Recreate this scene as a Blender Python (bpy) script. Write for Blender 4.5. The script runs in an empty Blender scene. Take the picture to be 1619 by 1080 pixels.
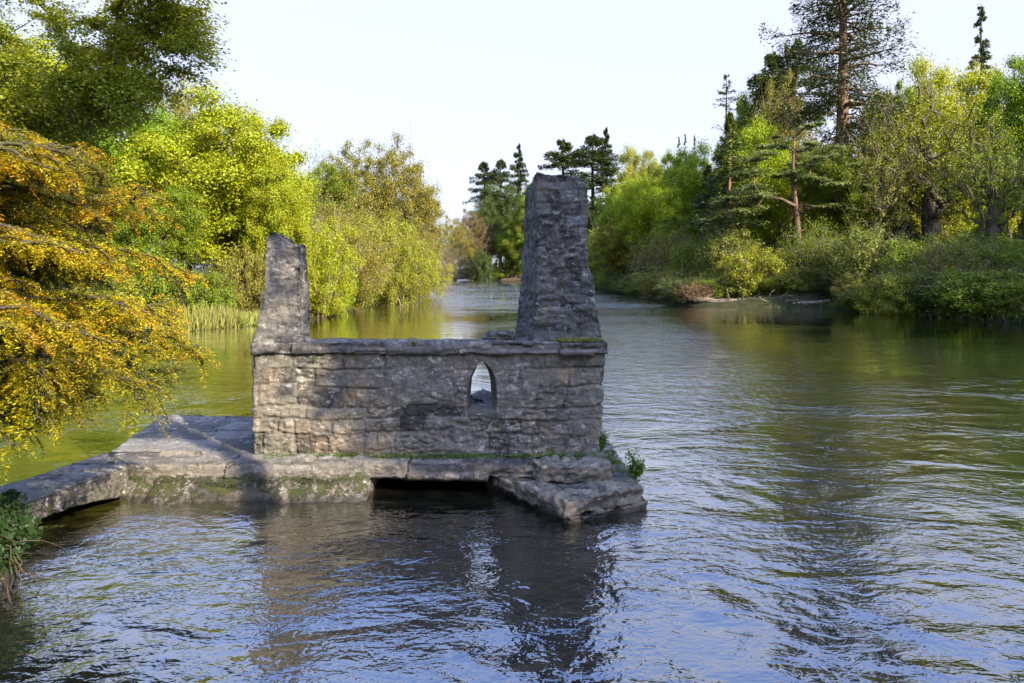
import bpy, math, random
import numpy as np
from mathutils import Vector

# ------------------------------------------------------------------ scene, camera, sky, sun
S = bpy.context.scene
COL = S.collection
FPX, CX, HY, CAMH = 1079.0, 809.5, 430.0, 2.77       # the photograph's own measures (1619 x 1080)

cam_d = bpy.data.cameras.new("camera")
cam = bpy.data.objects.new("camera", cam_d); COL.objects.link(cam)
cam.location = (0, 0, CAMH); cam.rotation_euler = (math.radians(90), 0, 0)
cam_d.sensor_width = 36; cam_d.lens = 24; cam_d.shift_y = -110 / 1619
cam_d.clip_start = 0.1; cam_d.clip_end = 3000
S.camera = cam

SUN_EL = math.radians(31)
SUN_AZ = math.atan2(0.68, -0.73)                      # behind the camera, to the right
sdir = Vector((math.sin(SUN_AZ) * math.cos(SUN_EL), math.cos(SUN_AZ) * math.cos(SUN_EL), math.sin(SUN_EL)))

w = bpy.data.worlds.new("World"); S.world = w; w.use_nodes = True
nt = w.node_tree; nt.nodes.clear()
sky = nt.nodes.new("ShaderNodeTexSky"); sky.sky_type = 'NISHITA'; sky.sun_disc = False
sky.sun_elevation = SUN_EL; sky.sun_rotation = SUN_AZ
sky.air_density = 1.0; sky.dust_density = 2.5; sky.ozone_density = 1.0
bg = nt.nodes.new("ShaderNodeBackground"); bg.inputs[1].default_value = 0.15
wo = nt.nodes.new("ShaderNodeOutputWorld")
tcw = nt.nodes.new("ShaderNodeTexCoord"); spw = nt.nodes.new("ShaderNodeSeparateXYZ"); nt.links.new(tcw.outputs['Generated'], spw.inputs[0])
mrw = nt.nodes.new("ShaderNodeMapRange"); nt.links.new(spw.outputs[2], mrw.inputs[0])          # thin milky veil low in the sky
for i_, v_ in zip((1, 2, 3, 4), (.34, .70, .90, .15)): mrw.inputs[i_].default_value = v_
tnt = nt.nodes.new("ShaderNodeMix"); tnt.data_type = 'RGBA'; tnt.blend_type = 'MULTIPLY'; tnt.inputs[0].default_value = 1
nt.links.new(sky.outputs[0], tnt.inputs[6]); tnt.inputs[7].default_value = (1.32, 1.58, 2.25, 1)
mxw = nt.nodes.new("ShaderNodeMix"); mxw.data_type = 'RGBA'; nt.links.new(mrw.outputs[0], mxw.inputs[0])
nt.links.new(tnt.outputs[2], mxw.inputs[6]); mxw.inputs[7].default_value = (1.93, 1.93, 2.12, 1)
nt.links.new(mxw.outputs[2], bg.inputs[0]); nt.links.new(bg.outputs[0], wo.inputs[0])

sl = bpy.data.lights.new("sun", 'SUN'); sl.energy = 5.0; sl.angle = math.radians(0.5); sl.color = (1.0, 0.86, 0.62)
so = bpy.data.objects.new("sun", sl); COL.objects.link(so)
so.rotation_euler = sdir.to_track_quat('Z', 'Y').to_euler(); so.location = (20, -20, 30)

vs = S.view_settings; vs.view_transform = 'Standard'; vs.look = 'None'; vs.gamma = 1; vs.exposure = 1.65
S.render.engine = 'CYCLES'
S.cycles.max_bounces = 6; S.cycles.diffuse_bounces = 3; S.cycles.glossy_bounces = 3
S.cycles.transmission_bounces = 3; S.cycles.caustics_reflective = False; S.cycles.caustics_refractive = False

# ------------------------------------------------------------------ numpy helpers
def _h(ix, iy, iz, seed):
    n = (ix.astype(np.int64) * 374761393 + iy.astype(np.int64) * 668265263 + iz.astype(np.int64) * 2147483647 + seed * 974711) & 0xffffffff
    n = ((n ^ (n >> 13)) * 1274126177) & 0xffffffff
    n = ((n ^ (n >> 16)) * 2246822519) & 0xffffffff
    n = n ^ (n >> 15)
    return (n & 0xffffff) / float(0xffffff)

def vn(p, sc=1.0, seed=0):
    q = np.asarray(p, float) * np.asarray(sc, float)
    i = np.floor(q).astype(np.int64); f = q - i; f = f * f * (3 - 2 * f)
    r = 0
    for a in (0, 1):
        for b in (0, 1):
            for c in (0, 1):
                wgt = (f[:, 0] if a else 1 - f[:, 0]) * (f[:, 1] if b else 1 - f[:, 1]) * (f[:, 2] if c else 1 - f[:, 2])
                r = r + wgt * _h(i[:, 0] + a, i[:, 1] + b, i[:, 2] + c, seed)
    return r * 2 - 1

def fbm(p, sc=1.0, octv=4, seed=0, gain=.5):
    r = 0; a = 1; t = 0; sc = np.asarray(sc, float)
    for o in range(octv):
        r = r + a * vn(p, sc * (2.03 ** o), seed + o * 17); t += a; a *= gain
    return r / t

def sstep(x, a, b):
    t = np.clip((x - a) / (b - a), 0, 1); return t * t * (3 - 2 * t)

def new_mesh(name, V, F, smooth=True, attrs=None):
    """F: (M,4) or (M,3) int array or list of such arrays"""
    Fs = F if isinstance(F, (list, tuple)) else [F]
    Fs = [np.asarray(f, np.int32) for f in Fs if len(f)]
    me = bpy.data.meshes.new(name)
    V = np.asarray(V, np.float32)
    me.vertices.add(len(V)); me.vertices.foreach_set("co", V.ravel())
    li = np.concatenate([f.ravel() for f in Fs]); me.loops.add(len(li)); me.loops.foreach_set("vertex_index", li)
    tot = np.concatenate([np.full(len(f), f.shape[1], np.int32) for f in Fs])
    st = np.concatenate([[0], np.cumsum(tot)[:-1]]).astype(np.int32)
    me.polygons.add(len(tot)); me.polygons.foreach_set("loop_start", st); me.polygons.foreach_set("loop_total", tot)
    if smooth: me.polygons.foreach_set("use_smooth", np.ones(len(tot), bool))
    if attrs:
        for k, a in attrs.items():
            at = me.color_attributes.new(k, 'FLOAT_COLOR', 'POINT')
            c = np.ones((len(V), 4), np.float32); a = np.asarray(a); c[:, :a.shape[1]] = a
            at.data.foreach_set("color", c.ravel())
    me.update(calc_edges=True)
    me.validate()
    return me

def tag(o, label=None, cat=None, group=None, kind=None):
    if label: o['label'] = label
    if cat: o['category'] = cat
    if group: o['group'] = group
    if kind: o['kind'] = kind
    return o

def obj(name, me, mat=None, parent=None):
    o = bpy.data.objects.new(name, me); COL.objects.link(o)
    if mat and not me.materials: me.materials.append(mat)
    if parent: o.parent = parent
    return o

def empty(name, loc=(0, 0, 0)):
    o = bpy.data.objects.new(name, None); COL.objects.link(o); o.location = loc; o.empty_display_size = .2
    return o

# ------------------------------------------------------------------ materials
class NB:
    def __init__(s, name):
        s.m = bpy.data.materials.new(name); s.m.use_nodes = True; s.t = s.m.node_tree; s.t.nodes.clear()
        s.out = s.n("OutputMaterial")
    def n(s, typ, **kw):
        nd = s.t.nodes.new("ShaderNode" + typ)
        for k, v in kw.items():
            if hasattr(nd, k): setattr(nd, k, v)
        return nd
    def set(s, sock, v):
        if isinstance(v, bpy.types.NodeSocket): s.t.links.new(v, sock)
        elif v is not None:
            if hasattr(sock, 'default_value'):
                if isinstance(v, (tuple, list)) and len(v) == 3 and sock.type == 'RGBA': v = (*v, 1)
                sock.default_value = v
    def noise(s, vec, scale, detail=5, rough=.55, dist=0.0):
        n = s.n("TexNoise"); s.set(n.inputs['Vector'], vec); n.inputs['Scale'].default_value = scale
        n.inputs['Detail'].default_value = detail; n.inputs['Roughness'].default_value = rough
        n.inputs['Distortion'].default_value = dist
        return n.outputs['Fac']
    def math(s, op, a, b=None, c=None, clamp=False):
        n = s.n("Math", operation=op); n.use_clamp = clamp
        s.set(n.inputs[0], a); s.set(n.inputs[1], b)
        if c is not None: s.set(n.inputs[2], c)
        return n.outputs[0]
    def ramp(s, f, a, b, lo=0., hi=1.):
        n = s.n("MapRange"); n.interpolation_type = 'SMOOTHSTEP'
        s.set(n.inputs[0], f)
        for i, v in zip((1, 2, 3, 4), (a, b, lo, hi)): s.set(n.inputs[i], v)
        return n.outputs[0]
    def mix(s, f, a, b, blend='MIX'):
        n = s.n("Mix", data_type='RGBA'); n.blend_type = blend
        s.set(n.inputs[0], f); s.set(n.inputs[6], a); s.set(n.inputs[7], b)
        return n.outputs[2]
    def mapping(s, vec, scale=(1, 1, 1), rot=(0, 0, 0)):
        n = s.n("Mapping"); s.set(n.inputs[0], vec); n.inputs['Scale'].default_value = scale; n.inputs['Rotation'].default_value = rot
        return n.outputs[0]
    def bump(s, h, strength, dist, normal=None):
        n = s.n("Bump"); s.set(n.inputs['Height'], h); n.inputs['Strength'].default_value = strength
        n.inputs['Distance'].default_value = dist; s.set(n.inputs['Normal'], normal)
        return n.outputs[0]
    def bsdf(s, col, rough=.8, normal=None, spec=.3):
        n = s.n("BsdfPrincipled"); s.set(n.inputs['Base Color'], col); s.set(n.inputs['Roughness'], rough)
        s.set(n.inputs['Normal'], normal); s.set(n.inputs['Specular IOR Level'], spec)
        return n.outputs[0]
    def done(s, sh): s.t.links.new(sh, s.out.inputs[0]); return s.m

def mat_stone(name, dark, mid, light, lichen=.5, moss=.3, mossz=None, wet=True, warm=0.0, sc=1.0):
    b = NB(name); g = b.n("NewGeometry"); pos = g.outputs['Position']
    at = b.n("Attribute", attribute_name="stn"); sep = b.n("SeparateColor"); b.set(sep.inputs[0], at.outputs['Color'])
    tint, joint = sep.outputs[0], sep.outputs[1]
    n1 = b.noise(pos, 2.1 * sc, 6, .6); n2 = b.noise(pos, 14 * sc, 6, .65); n3 = b.noise(pos, 60, 4, .6)
    n4 = b.noise(b.mapping(pos, (1, 1, 2)), 7.0, 6, .7, .6)
    f = b.math('ADD', b.math('MULTIPLY', n2, .55), b.math('MULTIPLY', tint, .45))
    c = b.mix(b.ramp(f, .3, .5), dark, mid)
    c = b.mix(b.ramp(n4, .52, .68), c, light)
    c = b.mix(b.math('MULTIPLY', b.ramp(n1, .48, .62), .38 if warm else .15), c, (.23, .165, .115))
    c = b.mix(b.math('MULTIPLY', b.ramp(n3, .35, .7), .5), c, b.mix(.5, c, (.03, .028, .026)))
    # black weathering blotches
    nb_ = b.noise(pos, 5.3, 7, .72, .4)
    c = b.mix(b.math('MULTIPLY', b.ramp(nb_, .5, .62), .62), c, (.055, .052, .05))
    # pale crustose lichen
    nl = b.noise(pos, 9.0, 8, .7); nm = b.noise(pos, 1.3, 3, .5)
    lm = b.math('MULTIPLY', b.ramp(nl, .55, .62), b.ramp(nm, .44, .60))
    c = b.mix(b.math('MULTIPLY', lm, lichen), c, (.47, .46, .43))
    no = b.noise(pos, 12.0, 5, .6)
    c = b.mix(b.math('MULTIPLY', b.ramp(no, .70, .76), .6), c, (.45, .24, .05))
    c = b.mix(b.math('MULTIPLY', joint, .6), c, (.05, .045, .04))
    # moss
    sx = b.n("SeparateXYZ"); b.set(sx.inputs[0], pos); nz = b.n("SeparateXYZ"); b.set(nz.inputs[0], g.outputs['Normal'])
    ms = b.noise(pos, 5.6, 10, .78, .5)
    up = b.ramp(nz.outputs[2], .15, .85, .0, .045)
    mth = b.math('ADD', ms, up)
    if mossz:
        band = b.math('MULTIPLY', b.ramp(sx.outputs[2], mossz[0], mossz[0] + .1), b.ramp(sx.outputs[2], mossz[1] + .15, mossz[1]))
        mth = b.math('ADD', mth, b.math('MULTIPLY', band, .06))
    mfac = b.math('MULTIPLY', b.ramp(mth, .655 - moss * .1, .70 - moss * .1), .9)
    mc = b.mix(b.noise(pos, 40, 3), (.012, .016, .004), (.055, .066, .012))
    c = b.mix(mfac, c, mc)
    rough = .9
    if wet:
        wz = b.ramp(b.math('ADD', sx.outputs[2], b.math('MULTIPLY', b.math('SUBTRACT', n2, .5), .12)), .10, .02)
        c = b.mix(b.math('MULTIPLY', wz, .8), c, (.022, .02, .014)); rough = b.ramp(wz, 0, 1, .9, .35)
    h = b.math('ADD', b.math('MULTIPLY', n3, .35), b.math('MULTIPLY', n2, 1.0))
    h = b.math('ADD', h, b.math('MULTIPLY', n4, 1.2)); h = b.math('ADD', h, b.math('MULTIPLY', mfac, .5))
    nor = b.bump(h, .85, .022)
    return b.done(b.bsdf(c, rough, nor, .25))

def mat_leaf(name, trans=.4, hue=.03, val=.35, tip=None, patch=.5, rough=.55):
    b = NB(name); oi = b.n("ObjectInfo"); g = b.n("NewGeometry"); rnd = g.outputs['Random Per Island']
    c = oi.outputs['Color']
    if tip:
        at = b.n("Attribute", attribute_name="tip"); sp = b.n("SeparateColor"); b.set(sp.inputs[0], at.outputs['Color'])
        c = b.mix(sp.outputs[0], c, tip[0]); c = b.mix(sp.outputs[1], c, tip[1])
    tc = b.n("TexCoord")
    nz = b.noise(tc.outputs['Object'], patch, 3, .5)
    hv = b.n("HueSaturation")
    b.set(hv.inputs['Hue'], b.math('ADD', .5, b.math('ADD', b.math('MULTIPLY', b.math('SUBTRACT', nz, .5), hue * 2.2), b.math('MULTIPLY', b.math('SUBTRACT', rnd, .5), hue))))
    b.set(hv.inputs['Value'], b.math('ADD', 1 - val * .5, b.math('ADD', b.math('MULTIPLY', rnd, val), b.math('MULTIPLY', b.math('SUBTRACT', nz, .5), val * 1.4))))
    b.set(hv.inputs['Saturation'], b.math('ADD', 1.05, b.math('MULTIPLY', b.math('SUBTRACT', .6, rnd), .25)))
    b.set(hv.inputs['Color'], c); col = hv.outputs[0]
    p = b.bsdf(col, rough, None, .35)
    t = b.n("BsdfTranslucent"); b.set(t.inputs[0], b.mix(.5, col, b.mix(1.0, col, (1.0, 1.0, .35), 'MULTIPLY')))
    m = b.n("MixShader"); m.inputs[0].default_value = trans
    b.t.links.new(p, m.inputs[1]); b.t.links.new(t.outputs[0], m.inputs[2])
    return b.done(m.outputs[0])

def mat_bark(name, a, c2, sc=6., moss=0.):
    b = NB(name); tc = b.n("TexCoord"); v = b.mapping(tc.outputs['Object'], (1, 1, .2))
    n1 = b.noise(v, sc, 6, .65, .3); n2 = b.noise(tc.outputs['Object'], 1.1, 4, .6)
    c = b.mix(b.ramp(n1, .35, .65), a, c2); c = b.mix(b.math('MULTIPLY', b.ramp(n2, .5, .62), moss), c, (.05, .06, .012))
    return b.done(b.bsdf(c, .9, b.bump(n1, .8, .03), .15))

def mat_simple(name, a, c2, sc=3., rough=.9, bump=.3):
    b = NB(name); g = b.n("NewGeometry"); n1 = b.noise(g.outputs['Position'], sc, 7, .65)
    n2 = b.noise(g.outputs['Position'], sc * 7, 5, .6)
    c = b.mix(b.ramp(b.math('ADD', b.math('MULTIPLY', n1, .6), b.math('MULTIPLY', n2, .4)), .4, .6), a, c2)
    return b.done(b.bsdf(c, rough, b.bump(n2, bump, .05), .15))

def mat_water():
    b = NB("river_water"); g = b.n("NewGeometry"); pos = g.outputs['Position']
    # ripple field, finer near, and carried by calmer and rougher patches
    pch = b.noise(b.mapping(pos, (.10, .20, 1)), 1.0, 3, .5, .8)
    pch2 = b.noise(b.mapping(pos, (.5, .9, 1)), 1.0, 3, .5, 1.5)
    amp = b.math('MULTIPLY', b.ramp(pch, .36, .62, .30, 1.0), b.ramp(pch2, .3, .7, .4, 1.25))
    a1 = b.noise(b.mapping(pos, (1.3, 2.6, 1), (0, 0, .25)), 1.0, 3, .5, 1.4)
    a2 = b.noise(b.mapping(pos, (6, 9, 1), (0, 0, -.3)), 1.0, 2, .5, .8)
    a3 = b.noise(b.mapping(pos, (24, 34, 1), (0, 0, .2)), 1.0, 1, .5, .4)
    h = b.math('ADD', b.math('MULTIPLY', a1, .020), b.math('ADD', b.math('MULTIPLY', a2, .0120), b.math('MULTIPLY', a3, .0030)))
    sy = b.n('SeparateXYZ'); b.set(sy.inputs[0], pos)
    amp = b.math('MULTIPLY', amp, b.math('ADD', b.ramp(sy.outputs[1], 7, 22, 1.5, .55), b.ramp(sy.outputs[1], 42, 66, 0, 2.6)))
    cur = b.math('ABSOLUTE', b.math('SUBTRACT', sy.outputs[0], b.math('ADD', 3.2, b.math('MULTIPLY', sy.outputs[1], .07))))   # the main current
    amp = b.math('ADD', amp, b.math('MULTIPLY', b.ramp(cur, 6.0, 1.5), b.ramp(sy.outputs[1], 10, 18, 0, 1.1)))
    h = b.math('MULTIPLY', h, amp)
    nor = b.bump(h, 1.0, 1.0)
    deep = b.mix(b.ramp(b.noise(pos, .35, 4, .6, .8), .35, .65), (.004, .005, .005), (.010, .010, .006))
    sq = b.n('SeparateXYZ'); b.set(sq.inputs[0], pos)                    # golden tree reflection and weedy bed, painted into the water off the left bank
    bed_refl = b.math('MULTIPLY', b.ramp(b.math('ADD', sq.outputs[0], b.math('MULTIPLY', b.noise(pos, .4, 3), 2.5)), -1.0, -5.5), b.ramp(sq.outputs[1], 6.5, 9.5))
    deep = b.mix(bed_refl, deep, (.125, .115, .008))
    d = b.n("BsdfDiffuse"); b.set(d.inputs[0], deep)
    gl = b.n("BsdfGlossy"); gl.inputs['Roughness'].default_value = .0; gl.inputs[0].default_value = (1, 1, 1, 1); b.set(gl.inputs['Normal'], nor)
    fr = b.n("Fresnel"); fr.inputs[0].default_value = 1.6; b.set(fr.inputs[1], nor)
    m = b.n("MixShader"); b.set(m.inputs[0], b.math('ADD', b.math('MULTIPLY', fr.outputs[0], 1.8), .115, clamp=True))
    b.t.links.new(d.outputs[0], m.inputs[1]); b.t.links.new(gl.outputs[0], m.inputs[2])
    return b.done(m.outputs[0])

M = dict(
    wall=mat_stone("wall_stone", (.040, .038, .033), (.160, .147, .120), (.36, .33, .27), lichen=.8, moss=.15, warm=1),
    gable=mat_stone("gable_stone", (.034, .034, .033), (.112, .110, .104), (.29, .28, .255), lichen=.45, moss=.35, sc=1.3),
    cope=mat_stone("coping_stone", (.055, .052, .05), (.15, .138, .125), (.30, .27, .235), lichen=.35, moss=.25),
    deck=mat_stone("deck_stone", (.08, .078, .072), (.17, .165, .152), (.30, .29, .265), lichen=.3, moss=.22),
    base=mat_stone("base_stone", (.03, .028, .024), (.11, .10, .085), (.26, .24, .21), lichen=.95, moss=.72, mossz=(.0, .22)),
    pier=mat_stone("pier_stone", (.06, .05, .04), (.20, .17, .125), (.40, .33, .23), lichen=.35, moss=.25, warm=1),
    leaf=mat_leaf("leaf"), needle=mat_leaf("needle", trans=.18, hue=.02, val=.5),
    yew=mat_leaf("golden_yew_leaf", trans=.35, hue=.03, val=.5, tip=((.44, .37, .016), (.52, .24, .010)), patch=.9),
    twig=mat_bark("bark_grey", (.05, .042, .033), (.13, .11, .09), 8, .3),
    pale=mat_bark("bark_pale", (.12, .095, .065), (.26, .21, .15), 8),
    red=mat_bark("bark_red", (.07, .045, .034), (.19, .125, .085), 5),
    dark=mat_bark("bark_dark", (.025, .02, .016), (.07, .055, .045), 8, .5),
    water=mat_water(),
    ground=mat_simple("bank_ground", (.014, .018, .006), (.035, .035, .014), 1.2),
    mud=mat_simple("red_mud", (.04, .03, .02), (.08, .055, .035), 1.5),
    grass=mat_leaf("grass_blade", trans=.3, hue=.03, val=.4),
)

# ------------------------------------------------------------------ ground and river
YS = np.array([-60, 0, 10, 20, 30, 33, 38, 44, 50, 70, 95, 120, 160, 200, 250, 400])
XL = np.array([-14, -13, -14.5, -17, -16.5, -15.2, -12.2, -11.4, -11.6, -11.8, -12.2, -13.4, -16, -20, -26, -60])
YR = np.array([-60, 0, 20, 36, 43, 52, 54, 57, 60, 85, 120, 160, 200, 232, 250, 400])
XR = np.array([44, 37, 30.5, 27.2, 25.8, 23.6, 15.5, 14.0, 14.6, 14.3, 14.3, 12.5, 7.5, 3.6, -4, -60])

def land(x, y):
    """signed distance-like measure: >0 on land"""
    dl = np.interp(y, YS, XL) - x; dr = x - np.interp(y, YR, XR)
    wob = .5 * vn(np.stack([x, y, 0 * x], -1), .35, 5)
    d = np.maximum(dl, dr) + wob
    dn = 2.35 - y                                           # near bank under the viewer
    dw = np.minimum(-4.45 - x, 6.0 - y)                     # bank at the walkway's end
    d = np.maximum(d, np.maximum(dn, dw)); d = np.maximum(d, (y - 256))
    return d

def ground_z(x, y):
    x = np.atleast_1d(np.asarray(x, float)); y = np.atleast_1d(np.asarray(y, float)); d = land(x, y)
    p = np.stack([x, y, 0 * x], -1)
    z = -1.3 + 1.55 * sstep(d, -1.6, .5) + np.clip(d - .5, 0, 8) * .12 + np.clip(d - 8, 0, 60) * .045
    z = z + .12 * fbm(p, .5, 3, 9) * sstep(d, 0, 2) + 1.0 * vn(p, .03, 3) * sstep(d, 8, 40)
    near = sstep(2.6 - y, 0, .3) * sstep(8 - np.abs(x), 0, 6); z = np.maximum(z, -1.3 + 2.3 * near)
    return z

def graded(a, b, c0, c1, step, grow):
    """coordinates from a to b, fine between c0 and c1"""
    m = list(np.arange(c0, c1 + step * .5, step)); s = step; v = c1
    hi = []
    while v < b: s *= grow; v += s; hi.append(min(v, b))
    s = step; v = c0; lo = []
    while v > a: s *= grow; v -= s; lo.append(max(v, a))
    return np.array(lo[::-1] + m + hi)

def grid_mesh(name, xs, ys, zf):
    X, Y = np.meshgrid(xs, ys); x, y = X.ravel(), Y.ravel(); z = zf(x, y)
    nx, ny = len(xs), len(ys)
    i = (np.arange(ny - 1)[:, None] * nx + np.arange(nx - 1)[None]).ravel()
    return new_mesh(name, np.stack([x, y, z], -1), np.stack([i, i + 1, i + nx + 1, i + nx], -1))

gx = graded(-900, 900, -32, 46, .6, 1.10); gy = graded(-250, 1800, -4, 75, .6, 1.06)
tag(obj("ground", grid_mesh("ground", gx, gy, ground_z), M['ground']), kind='structure')

rg = np.random.default_rng(11)
WV = []
for k in range(70):
    lam = .20 * (6.5 ** rg.random()); th = rg.normal(1.2, .95)
    WV.append((2 * math.pi / lam * math.cos(th), 2 * math.pi / lam * math.sin(th), rg.random() * 6.28, .00088 * lam ** 1.0))
def water_z(x, y):
    p = np.stack([x, y, 0 * x], -1)
    wx = x + .9 * fbm(p, .5, 3, 31); wy = y + .9 * fbm(p, .5, 3, 37)
    z = 0 * x
    for kx, ky, ph, a in WV: z = z + a * np.sin(kx * wx + ky * wy + ph)
    e = .35 + 1.1 * sstep(fbm(p, .22, 3, 41), -.35, .5)
    e = e * (.55 + .65 * sstep(x, -3, 4)) * (1 - .85 * sstep(y, 11, 24))
    return z * e
wx_ = graded(-300, 300, -9, 11, .055, 1.03); wy_ = graded(-20, 330, 3.4, 15, .055, 1.02)
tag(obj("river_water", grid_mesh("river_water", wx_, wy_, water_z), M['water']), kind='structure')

# ------------------------------------------------------------------ stone solids
def hexa(c8, res, warp=None, disp=None):
    """c8: bottom 4 then top 4 corners, each (front-left, front-right, back-right, back-left). Dense displaced block."""
    c = np.asarray(c8, float)
    L = lambda a, b: np.linalg.norm(c[a] - c[b])
    nx = max(2, int(max(L(0, 1), L(4, 5)) / res)); ny = max(2, int(max(L(0, 3), L(4, 7)) / res)); nz = max(2, int(max(L(0, 4), L(1, 5)) / res))
    I, J, K = np.meshgrid(np.arange(nx + 1), np.arange(ny + 1), np.arange(nz + 1), indexing='ij')
    mask = (I == 0) | (I == nx) | (J == 0) | (J == ny) | (K == 0) | (K == nz)
    idx = np.full(I.shape, -1); idx[mask] = np.arange(mask.sum())
    u, v, t = I[mask] / nx, J[mask] / ny, K[mask] / nz
    u, v, t = u[:, None], v[:, None], t[:, None]
    bot = (c[0] * (1 - u) + c[1] * u) * (1 - v) + (c[3] * (1 - u) + c[2] * u) * v
    top = (c[4] * (1 - u) + c[5] * u) * (1 - v) + (c[7] * (1 - u) + c[6] * u) * v
    P = bot * (1 - t) + top * t
    F = []
    def q(A, flip):
        a, b_, c_, d = A[:-1, :-1].ravel(), A[1:, :-1].ravel(), A[1:, 1:].ravel(), A[:-1, 1:].ravel()
        F.append(np.stack([a, d, c_, b_] if flip else [a, b_, c_, d], -1))
    q(idx[:, :, 0], True); q(idx[:, :, -1], False); q(idx[:, 0, :], False); q(idx[:, -1, :], True)
    q(idx[0, :, :], True); q(idx[-1, :, :], False)
    F = np.concatenate(F)
    if warp is not None: P = warp(P)
    Nv = vnormals(P, F)
    A = np.zeros((len(P), 3)); A[:, 0] = .5
    if disp is not None:
        d, A = disp(P, Nv); P = P + Nv * d[:, None]
    return P, F, A

def vnormals(P, F):
    fn = np.cross(P[F[:, 2]] - P[F[:, 0]], P[F[:, 3]] - P[F[:, 1]])
    N = np.zeros_like(P)
    for k in range(4): np.add.at(N, F[:, k], fn)
    return N / (np.linalg.norm(N, axis=1, keepdims=True) + 1e-9)

def rubble(seed, course=.19, width=.42, joint=.014, depth=.02, rough=.02, off=.018, strata=.012, top=True, warp=1.0):
    r = np.random.default_rng(seed)
    bz = np.cumsum(course * (.55 + .9 * r.random(400))) - 8.0
    def f(P, N):
        ax = np.abs(N[:, 0]) > np.abs(N[:, 1]); up = np.abs(N[:, 2]) > .75
        w1 = vn(P, 2.2, seed + 1) * .05 + vn(P, 7, seed + 2) * .016; w2 = vn(P, 1.7, seed + 3) * .035 * warp + vn(P, 6, seed + 4) * .014
        s = np.where(up, P[:, 0], np.where(ax, P[:, 1] + 3.3, P[:, 0])) + w1
        t = np.where(up, P[:, 1] * .7, P[:, 2]) + w2
        ci = np.searchsorted(bz, t); ci = np.clip(ci, 1, len(bz) - 1)
        z0, z1 = bz[ci - 1], bz[ci]
        o = np.zeros_like(ci)
        wc = width * (.55 + .9 * _h(ci, o, o, seed))
        uu = s / wc + 7 * _h(ci, o + 1, o, seed)
        k = np.floor(uu).astype(np.int64)
        jl = (_h(ci, k, o, seed + 5) - .5) * .6; jr = (_h(ci, k + 1, o, seed + 5) - .5) * .6
        k2 = np.where(uu < k + jl, k - 1, np.where(uu > k + 1 + jr, k + 1, k))
        lft = k2 + (_h(ci, k2, o, seed + 5) - .5) * .6; rgt = k2 + 1 + (_h(ci, k2 + 1, o, seed + 5) - .5) * .6
        de = np.minimum(np.minimum(uu - lft, rgt - uu) * wc, np.minimum(t - z0, z1 - t))
        jm = 1 - sstep(de, 0, joint * 1.6)
        jm = jm * (.12 + .88 * sstep(vn(P, 1.6, seed + 9), -.5, .4))
        rid = _h(ci, k2, o, seed + 6)
        sx = s - ((lft + rgt) * .5 - 7 * _h(ci, o + 1, o, seed)) * wc
        tilt = (_h(ci, k2, o, seed + 7) - .5) * .06 * sx + (_h(ci, k2, o, seed + 8) - .5) * .10 * (t - .5 * (z0 + z1))
        st = 1 - np.abs(fbm(P, (4.5, 4.5, 14), 3, seed + 11)) * 6; st = np.clip(st, 0, 1) * sstep(vn(P, 1.9, seed + 13), -.1, .5)
        d = -depth * jm + (rid - .5) * off + tilt + rough * fbm(P, 6, 5, seed + 12, .72) * 1.6 - strata * st + .02 * vn(P, 1.3, seed + 15)
        if not top: d = np.where(up, .5 * d, d)
        A = np.stack([rid, np.clip(jm * .8 + st * .5, 0, 1), 0 * rid], -1)
        return d, A
    return f

def box8(x0, x1, y0, y1, z0, z1):
    return [(x0, y0, z0), (x1, y0, z0), (x1, y1, z0), (x0, y1, z0), (x0, y0, z1), (x1, y0, z1), (x1, y1, z1), (x0, y1, z1)]

def stone(name, c8, res, mat, parent=None, warp=None, disp=None, seed=1):
    P, F, A = hexa(c8, res, warp, disp or rubble(seed))
    return obj(name, new_mesh(name, P, F, True, {"stn": A}), mat, parent)

def merged(name, blocks, mat, parent=None):
    V, Fc, AA, o = [], [], [], 0
    for P, F, A in blocks: V.append(P); Fc.append(F + o); AA.append(A); o += len(P)
    return obj(name, new_mesh(name, np.concatenate(V), np.concatenate(Fc), True, {"stn": np.concatenate(AA)}), mat, parent)

Z0 = .38
# --- the platform the ruin stands on
plat = empty("stone_platform", (-1.6, 9.9, 0))
tag(plat, "low mossy limestone platform standing in the river under the ruined house", "platform")
def child(o, parent):
    o.parent = parent; o.matrix_parent_inverse = parent.matrix_world.inverted() if False else o.matrix_parent_inverse
    o.location = (-parent.location[0], -parent.location[1], -parent.location[2]); return o

def basewarp(P):
    Q = P.copy(); h = np.clip((.36 - P[:, 2]) / .4, 0, 2)
    fr = sstep(P[:, 1], 10.5, 8.6)
    Q[:, 1] -= fr * (.10 * vn(P, 1.5, 51) + .07 * vn(P, 4, 52)) * h + fr * .13 * np.clip(h, 0, 1) * (1 + vn(P, (2, 0, 0), 53))
    return Q
o = stone("west_base", [(-4.98, 8.0, -.7), (-1.72, 7.98, -.7), (-1.72, 11.35, -.7), (-6.0, 11.35, -.7),
                 (-4.72, 8.50, .33), (-1.78, 8.50, .33), (-1.78, 11.35, .33), (-5.86, 11.35, .33)], .03, M['base'], plat, basewarp,
      rubble(21, .30, .9, .02, .02, .03, .02, .012)); o.name = "base"; child(o, plat)
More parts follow.
